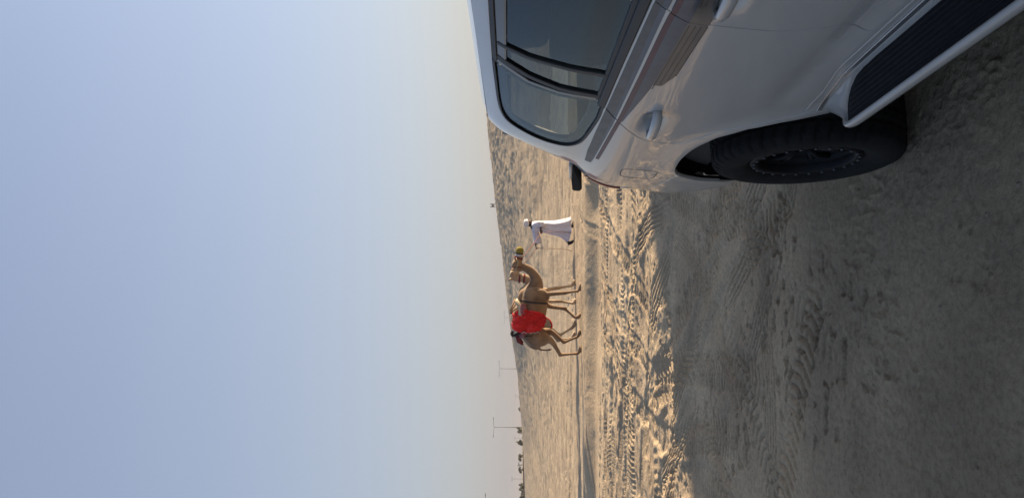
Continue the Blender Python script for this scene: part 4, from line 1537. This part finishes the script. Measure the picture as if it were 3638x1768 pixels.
# ------------------------------------------------------------------ the man leading them
M_SKIN = mat("dark_skin", (.085, .045, .028), .6, var=.12, vscale=10)
M_ROBE = mat("white_robe", (.56, .545, .60), .85, var=.05, vscale=8, bump=.004, bscale=16)
M_HAIR = mat("dark_hair", (.012, .011, .012), .8, var=.2)
M_SHOE = mat("black_shoe", (.02, .018, .018), .6, var=.2)
M_ROPE = mat("rope_red_brown", (.17, .065, .045), .9, var=.25, vscale=60)
MX, MY = .45, 24.2
mz0 = min(hz(MX + .30, MY), hz(MX - .30, MY))
def hand_geo(c, d, up, sx=1):
    """palm with four bent fingers and a thumb leaving its side"""
    c, d, up = Vector(c), Vector(d).normalized(), Vector(up)
    sd = d.cross(up).normalized() * sx
    up = sd.cross(d).normalized() * sx
    g = [tube_geo([c - d * .02, c + d * .03, c + d * .085], [(.026, .016), (.040, .018), (.038, .016)], 10, up=tuple(up))]
    for k, (o_, L) in enumerate(((-.029, .070), (-.010, .080), (.010, .076), (.029, .060))):
        b = c + d * .075 + sd * o_
        p1 = b + d * L * .45 - up * .008
        p2 = p1 + d * L * .10 - up * L * .38
        p3 = p2 - d * L * .28 - up * L * .12
        g.append(tube_geo([b - d * .02, b, p1, p2, p3], [.009, .0095, .009, .0085, .007], 8, up=tuple(sd)))
    b = c + d * .015 - sd * .034
    g.append(tube_geo([b, b + d * .03 - sd * .022 - up * .012, b + d * .055 - sd * .018 - up * .034], [.011, .010, .008], 8, up=tuple(up)))
    return g
g = []
HX, HY_, HZ = .40, 0.0, 1.52
g.append(ellipsoid((HX, HY_, HZ), (.098, .078, .125)))                              # skull
g.append(ellipsoid((HX + .035, HY_, HZ - .075), (.062, .055, .06)))                  # jaw
g.append(tube_geo([(HX + .085, HY_, HZ + .01), (HX + .118, HY_, HZ - .03), (HX + .09, HY_, HZ - .04)], [.012, .018, .014], 8))   # nose
g.append(ellipsoid((HX + .082, HY_, HZ - .075), (.02, .028, .012)))                  # mouth
g.append(ellipsoid((HX + .088, HY_, HZ + .035), (.018, .05, .012)))                  # brow
for s in (-1, 1):
    g.append(ellipsoid((HX - .005, .078 * s, HZ - .01), (.022, .012, .034)))          # ears
g.append(tube_geo([(HX, 0, HZ - .06), (HX - .04, 0, HZ - .15), (HX - .07, 0, HZ - .22)], [.055, .055, .07], 12, up=(0, 1, 0)))
# shoulders, trunk and hips under the robe
g.append(tube_geo([(.30, -.19, 1.33), (.29, 0, 1.36), (.24, .19, 1.35)], [.06, .10, .06], 12))
g.append(tube_geo([(.30, 0, 1.36), (.27, 0, 1.15), (.25, 0, .95), (.24, 0, .82)], [(.15, .10), (.15, .11), (.14, .11), (.15, .12)], 14, up=(1, 0, 0)))
# near arm: down and forward across the waist
g.append(tube_geo(catmull([(.33, -.20, 1.31), (.36, -.27, 1.10), (.17, -.31, 1.12)], 5), list(np.linspace(.052, .030, 11)), 10))
g += hand_geo((.165, -.31, 1.12), (-.9, -.1, -.2), (0, -1, .2), 1)
# far arm: stretched back towards the camels
g.append(tube_geo(catmull([(.22, .16, 1.34), (-.05, .14, 1.27), (-.33, .10, 1.265)], 5), list(np.linspace(.055, .030, 11)), 10))
g += hand_geo((-.34, .10, 1.265), (-1, -.1, -.15), (0, 0, 1), -1)
# legs in mid stride
g.append(tube_geo(catmull([(.26, -.09, .86), (.34, -.09, .46), (.30, -.09, .10)], 6), list(np.linspace(.085, .042, 13)), 10, up=(0, 1, 0)))
g.append(tube_geo(catmull([(.24, .09, .86), (.12, .09, .48), (-.24, .09, .20)], 6), list(np.linspace(.085, .042, 13)), 10, up=(0, 1, 0)))
g.append(tube_geo([(.27, -.09, .06), (.38, -.09, .04), (.46, -.09, .03)], [.045, .04, .03], 8))
g.append(tube_geo([(-.25, .09, .20), (-.22, .09, .09), (-.19, .09, .035)], [.045, .04, .03], 8))
man = remeshed("person", g, .0075, M_SKIN, None, 2)
man.location = (MX, MY, mz0)
tag(man, "person in a long white robe and white turban, striding and leading the camels by rope", "person")
for s in (-1, 1):
    V, F = ellipsoid((HX + .088, .032 * s, HZ + .012), (.012, .013, .009), 8, 6)
    mesh_obj("eye", V, F, M_WHITE, man, True)
# robe: rings down the body
def robe():
    rings = [  # x centre, z, half depth x, half width y, lean of the ring
        (.33, 1.405, .07, .075), (.31, 1.375, .13, .17), (.29, 1.31, .165, .235), (.285, 1.20, .17, .23), (.275, 1.06, .185, .215), (.255, .90, .205, .215), (.235, .76, .225, .22),
        (.22, .60, .245, .225), (.205, .45, .285, .235), (.185, .30, .335, .245), (.165, .17, .375, .25), (.16, .12, .385, .25)]
    P = catmull([(a, b, 0) for a, b, _, _ in rings], 4)
    Q = catmull([(c, d_, 0) for _, _, c, d_ in rings], 4)
    n = 56
    V, F = [], []
    for i, (p, q) in enumerate(zip(P, Q)):
        dep = i / (len(P) - 1)
        for k in range(n):
            th = 2 * math.pi * k / n
            fold = 1 + (.03 + .12 * dep) * math.sin(th * 7 + 2.2 * math.sin(dep * 3)) * dep + .025 * math.sin(th * 13 + dep * 5) * dep
            fold += float(fbm(np.array([th * 1.6 + dep * 2.5]), np.array([dep * 2.2 - th * .5]), 3, 77)[0]) * (.05 + .10 * dep) * (1 if abs(th - math.pi) < 2.6 else .3)
            x_ = p[0] + q[0] * math.cos(th) * fold
            y_ = q[1] * math.sin(th) * fold
            z_ = p[1] + (.10 * max(0, -math.cos(th)) ** 1.5 * sstf(dep, .7, 1.0))
            V.append((x_, y_, z_))
    for i in range(len(P) - 1):
        for k in range(n):
            F.append((i * n + k, (i + 1) * n + k, (i + 1) * n + (k + 1) % n, i * n + (k + 1) % n))
    o = mesh_obj("robe", V, F, M_ROBE, man, True)
    md = o.modifiers.new("t", 'SOLIDIFY')
    md.thickness = .008
    return o
def sstf(x, a, b):
    t = min(1, max(0, (x - a) / (b - a)))
    return t * t * (3 - 2 * t)
rb = robe()
# sleeves, wide at the cuff
def sleeve(pts, rads):
    P = catmull(pts, 6)
    Q = catmull([(a, b, 0) for a, b in rads], 6)
    V, F = tube_geo(P, [(q[0] * (1 + .05 * math.sin(i * 1.7)), q[1]) for i, q in enumerate(Q)], 20, up=(0, 0, 1), cap=False)
    o = mesh_obj("sleeve", V, F, M_ROBE, rb, True)
    md = o.modifiers.new("t", 'SOLIDIFY')
    md.thickness = .008
sleeve([(.30, -.14, 1.33), (.35, -.25, 1.22), (.36, -.29, 1.10), (.25, -.31, 1.10)], [(.09, .09), (.085, .095), (.08, .10), (.07, .085)])
sleeve([(.24, .12, 1.31), (.06, .15, 1.26), (-.12, .13, 1.22), (-.27, .11, 1.20)], [(.09, .09), (.08, .10), (.085, .12), (.09, .14)])
# turban, tail of cloth
V, F = ellipsoid((HX - .01, 0, HZ + .055), (.118, .104, .085), 24, 12)
V = [(a, b, c + .012 * math.sin(9 * math.atan2(b, a - HX) + 30 * c)) for a, b, c in V]
tb = mesh_obj("turban", V, F, M_WHITE, man, True)
P = [(HX + .108 * math.cos(t_) - .01, .098 * math.sin(t_), HZ + .035 + .03 * math.sin(t_ + .5)) for t_ in np.linspace(0, 2 * math.pi, 25)]
tube("turban_roll", P, .034, M_WHITE, tb, n=8)
P = [(HX + .10 * math.cos(t_) - .012, .092 * math.sin(t_), HZ + .075 + .025 * math.sin(t_ + 2.5)) for t_ in np.linspace(0, 2 * math.pi, 25)]
tube("turban_roll", P, .032, M_WHITE, tb, n=8)
V, F = ellipsoid((HX - .055, 0, HZ - .02), (.065, .086, .085), 16, 10)
mesh_obj("hair", V, F, M_HAIR, man, True)
V, F = tube_geo([(HX - .02, -.06, HZ - .06), (HX - .07, -.02, HZ - .10), (HX - .06, .05, HZ - .10)], [.03, .045, .03], 10)
mesh_obj("hair_back", V, F, M_HAIR, man, True)
for P, Rr in (([(.24, -.09, .055), (.30, -.09, .05), (.40, -.09, .04), (.50, -.09, .035)], [(.045, .05), (.05, .05), (.048, .04), (.03, .025)]),
              ([(-.28, .09, .215), (-.265, .09, .15), (-.22, .09, .07), (-.16, .09, .03)], [(.045, .05), (.05, .055), (.048, .045), (.04, .028)])):
    tube("shoe", P, Rr, M_SHOE, man, n=12)

# ropes and stick
def W(o, p):
    return (o.location.x + p[0], o.location.y + p[1], o.location.z + p[2])
hn = W(man, (.085, -.325, 1.095))
hf = W(man, (-.43, .09, 1.235))
m1 = W(cam1, hp1(.30, -.06, -.125))
def sag(a, b, s, n=10):
    a, b = np.array(a), np.array(b)
    return [tuple(a + (b - a) * t - np.array([0, 0, s * 4 * t * (1 - t)])) for t in np.linspace(0, 1, n)]
r1 = tube("lead_rope", sag(m1, hn, .02) + [(hn[0], hn[1] - .01, hn[2] - .25), (hn[0] + .01, hn[1] - .01, hn[2] - .62), (hn[0] - .01, hn[1], hn[2] - .97)], .011, M_ROPE, None, n=6)
tag(r1, "dark red lead rope from the yellow-muzzled camel to the person's front hand", "rope")
m2 = W(cam2, hp2(.30, -.09, -.10))
r2 = tube("lead_rope", sag(m2, hf, .03), .009, M_ROPE, None, n=6)
tag(r2, "thin rope from behind the tan camel's neck to the person's trailing hand", "rope")
r3 = tube("walking_cane", catmull([(hf[0] + .01, hf[1], hf[2] + .03), (hf[0] - .005, hf[1] - .01, hf[2] - .5), (hf[0] - .03, hf[1] - .02, hf[2] - .9), (hf[0] - .08, hf[1] - .03, hf[2] - 1.14)], 5), .009, mat("cane_wood", (.26, .14, .07), .7, var=.2, vscale=40), None, n=6)
tag(r3, "thin curved cane hanging straight down from the person's trailing hand", "cane")
# ------------------------------------------------------------------ far things along the road
M_POLE = mat("lamp_post_grey", (.15, .15, .155), .7, metal=.3, var=.1)
M_HEAD = mat("lamp_head_dark", (.06, .06, .065), .5, var=.1)
M_LEAF = mat("dusty_leaf", (.10, .105, .07), .8, var=.4, vscale=2)
M_BARK = mat("bark", (.12, .09, .06), .9, var=.3, vscale=8)
M_CONC = mat("concrete", (.40, .38, .35), .9, var=.15, vscale=2)

def lamp2(x, y, top, label):
    b = hz(x, y)
    o = empty("street_lamp", (x, y, b))
    tag(o, label, "street lamp", "street lamps along the far road")
    H_ = top - b
    tube("pole", [(0, 0, 0), (0, 0, H_ * .5), (0, 0, H_ - .4)], [.18, .15, .10], M_POLE, o, n=8)
    for s in (-1, 1):
        tube("arm", catmull([(0, 0, H_ - .5), (.35 * s, 0, H_ - .12), (1.6 * s, 0, H_ + .0), (3.2 * s, 0, H_ + .12)], 4), .07, M_POLE, o, n=6)
        rbox("lamp_head", (.95, .34, .20), M_HEAD, o, loc=(3.6 * s, 0, H_ + .10), bevel=.06, seg=2)
lamp2(-59.8, 370, 12.7, "double-armed street lamp just right of the lone shrub on the skyline")
lamp2(-72.2, 300, 12.9, "double-armed street lamp rising from the dark shrub left of centre")
lamp2(-81.6, 235, 13.0, "double-armed street lamp at the left end, cut off by the picture edge")
lamp2(-45.3, 490, 12.9, "double-armed street lamp standing above the red rug of the camel")

def lamp1(x, y, top, label):
    b = hz(x, y)
    o = empty("low_street_lamp", (x, y, b))
    tag(o, label, "street lamp", "low lamps between the trees")
    H_ = top - b
    tube("pole", [(0, 0, 0), (0, 0, H_ - .1)], [.09, .06], M_POLE, o, n=6)
    tube("arm", [(-.55, 0, H_ - .05), (.55, 0, H_ - .05)], .05, M_POLE, o, n=6)
    for s in (-1, 1):
        rbox("lamp_head", (.55, .30, .16), M_HEAD, o, loc=(.55 * s, 0, H_), bevel=.04, seg=2)
lamp1(-.1981 * 440, 440, 1.7 + .0080 * 440, "low lamp above the smallest shrub, next to the double lamp")
lamp1(-.2552 * 410, 410, 1.7 + .0088 * 410, "low lamp standing between two rounded bushes")
lamp1(-.3103 * 300, 300, 1.7 + .0126 * 300, "low lamp standing alone between the palm group and the last trees")

def tree(x, y, rad, ht, label, seed):
    r_ = np.random.default_rng(seed)
    b = hz(x, y)
    o = empty("roadside_tree", (x, y, b))
    tag(o, label, "tree", "trees beside the far road")
    tube("trunk", catmull([(0, 0, -.1), (.05, 0, ht * .25), (-.03, .05, ht * .6)], 4), list(np.linspace(.16, .05, 9)), M_BARK, o, n=7)
    for k in range(4):
        a = k * 1.7 + seed
        tube("limb", [(0, 0, ht * .28), (.45 * rad * math.cos(a), .45 * rad * math.sin(a), ht * .55), (.7 * rad * math.cos(a), .7 * rad * math.sin(a), ht * .72)], [.07, .045, .02], M_BARK, o, n=5)
    cl = [(r_.normal(0, .45) * rad, r_.normal(0, .4) * rad, ht * (.55 + .16 * r_.normal()), (.32 + .2 * r_.random()) * rad) for _ in range(11)]
    V, F = [], []
    for q in range(900):
        cx, cy, cz, cr = cl[int(r_.integers(len(cl)))]
        v = r_.normal(0, 1, 3)
        v = v / np.linalg.norm(v) * cr * r_.random() ** .4
        p = np.array([cx, cy, cz]) + v
        if p[2] < ht * .12:
            continue
        e1, e2 = r_.normal(0, .10, 3), r_.normal(0, .10, 3)
        i = len(V)
        V += [p - e1, p + e2, p + e1, p - e2]
        F.append((i, i + 1, i + 2, i + 3))
    c = mesh_obj("crown", V, F, M_LEAF, o)
    return o
TREES = [(-.2008, 335, .95, 3.0, "smallest dark shrub at the right end of the tree row"),
         (-.2165, 330, 1.35, 3.2, "low wide shrub second from the right in the tree row"),
         (-.2449, 292, 1.25, 2.5, "ragged bush around the foot of the tall double lamp"),
         (-.2622, 290, 1.25, 2.6, "grey-green bush just left of a low lamp and the tall lamp"),
         (-.2811, 285, 1.2, 2.6, "dense pointed dark bush on the right of the palm"),
         (-.2985, 288, 1.15, 2.6, "round bush touching the palm on its left"),
         (-.3213, 280, 1.3, 2.9, "rounded tree standing clear between the palm and the picture edge"),
         (-.3360, 280, 1.4, 2.6, "tree cut by the left picture edge, last of the row")]
for i, (k, y, rd_, ht, lb) in enumerate(TREES):
    tree(k * y, y, rd_, ht, lb, 11 + i)
# palm
px, py = -.2914 * 286, 286
pb = hz(px, py)
pm = empty("date_palm", (px, py, pb))
tag(pm, "young palm with drooping fronds in the middle of the tree row", "palm", "trees beside the far road")
tube("trunk", [(0, 0, -.1), (0, 0, 1.0), (.03, 0, 1.9)], [.22, .18, .16], M_BARK, pm, n=8)
for k in range(16):
    a = k * 2.399
    el_ = .2 + .9 * ((k * 7) % 16) / 16
    L = 1.7
    P = [(0.0 + t_ * L * math.cos(a) * math.cos(el_), t_ * L * math.sin(a) * math.cos(el_), 1.9 + t_ * L * math.sin(el_) - .75 * t_ * t_ * L * .6) for t_ in np.linspace(0, 1, 7)]
    V, F = [], []
    for i in range(6):
        p, q = np.array(P[i]), np.array(P[i + 1])
        wd = .28 * math.sin((i + .7) / 7 * math.pi)
        sdv = np.array([-math.sin(a), math.cos(a), 0])
        for s in (-1, 1):
            for h_ in range(3):
                b0 = p + (q - p) * h_ / 3
                i0 = len(V)
                V += [b0, b0 + (q - p) * .22, b0 + (q - p) * .55 + sdv * wd * s - np.array([0, 0, .10])]
                F.append((i0, i0 + 1, i0 + 2))
    mesh_obj("frond", V, F, M_LEAF, pm)

# loose clods and grit on the near ground
V, F = [], []
r_ = np.random.default_rng(5)
n_ = 700
cy_ = 2.3 + 9.5 * r_.random(n_) ** 1.2
cx_ = (r_.random(n_) * 2 - 1) * (cy_ * .40 + .3)
ch_ = height(cx_, cy_)
for x, y, z in zip(cx_, cy_, ch_):
    qx, qy = x - CAR_O[0], y - CAR_O[1]
    if qx * CAR_N[0] + qy * CAR_N[1] > -.05 and qx * CAR_D[0] + qy * CAR_D[1] < 1.6:
        continue
    s = .003 + .009 * r_.random() ** 4
    b_ = len(V)
    q = r_.normal(1, .25, 6)
    V += [(x + s * q[0], y + s * .4, z), (x - s * .3, y + s * q[1], z), (x - s * q[2], y - s * .3, z), (x + s * .4, y - s * q[3], z), (x, y, z + s * .55 * q[4]), (x, y, z - s * .6)]
    F += [(b_ + a, b_ + (a + 1) % 4, b_ + 4) for a in range(4)] + [(b_ + (a + 1) % 4, b_ + a, b_ + 5) for a in range(4)]
gr_ = mesh_obj("grit", V, F, mat("clod", (.20, .155, .11), .95, var=.4, vscale=3))
tag(gr_, "scattered small clods and grit lying on the near sand", None, kind="stuff")

# low roadside wall running past the trees
V, F = [], []
wx = [(-70, 318), (-85, 322), (-105, 324), (-140, 326)]
for (x, y) in wx:
    b = hz(x, y)
    for dy, z in ((-.15, -.3), (-.15, .75), (.15, .75), (.15, -.3)):
        V.append((x, y + dy, b + z))
for i in range(3):
    for k in range(4):
        F.append((i * 4 + k, i * 4 + (k + 1) % 4, (i + 1) * 4 + (k + 1) % 4, (i + 1) * 4 + k))
F += [(3, 2, 1, 0), (12, 13, 14, 15)]
lw_ = mesh_obj("roadside_wall", V, F, mat("dark_wall", (.14, .13, .125), .9, var=.15, vscale=1))
tag(lw_, "low dark roadside wall running behind the row of trees", "wall")

# mast on the skyline behind the dune
tx, ty = .0586 * 420, 420
tb_ = hz(tx, ty)
tw = empty("lattice_mast", (tx, ty, tb_))
tag(tw, "small steel frame mast with platform on the dune skyline above the person", "mast")
TH = 1.7 + .0418 * 420 - tb_
for sx in (-.8, .8):
    for sy in (-.8, .8):
        tube("leg", [(sx, sy, -.5), (sx, sy, TH)], .11, M_HEAD, tw, n=6)
for z in np.arange(2.0, TH - 1.0, 2.0):
    tube("brace", [(-.8, -.8, z), (.8, -.8, z + 1.8)], .06, M_HEAD, tw, n=5)
    tube("brace", [(.8, .8, z), (-.8, .8, z + 1.8)], .06, M_HEAD, tw, n=5)
rbox("platform", (2.3, 2.3, .18), M_HEAD, tw, loc=(0, 0, TH - 2.0), bevel=.03, seg=1)
for sx in (-.75, .75):
    rbox("antenna_panel", (.5, .3, 1.7), M_HEAD, tw, loc=(sx, -.9, TH - .8), bevel=.05, seg=1)
rbox("cabinet", (.9, .9, 1.2), M_POLE, tw, loc=(0, 0, TH - 1.3), bevel=.05, seg=1)

# ------------------------------------------------------------------ dusty air
bm = bmesh.new()
bmesh.ops.create_cube(bm, size=1.0)
for v in bm.verts:
    v.co = Vector((v.co.x * 6800, v.co.y * 6800, 22.0 if v.co.z > 0 else -4.0))
mh = bpy.data.materials.new("haze_air")
mh.use_nodes = True
mh.node_tree.nodes.clear()
ho = mh.node_tree.nodes.new("ShaderNodeOutputMaterial")
hv = mh.node_tree.nodes.new("ShaderNodeVolumePrincipled")
hv.inputs["Color"].default_value = (.45, .44, .45, 1)
hv.inputs["Density"].default_value = 0.0003
hv.inputs["Anisotropy"].default_value = 0.0
mh.node_tree.links.new(hv.outputs[0], ho.inputs["Volume"])
hzb = bm_obj("haze", bm, mh)
hzb["kind"] = "stuff"
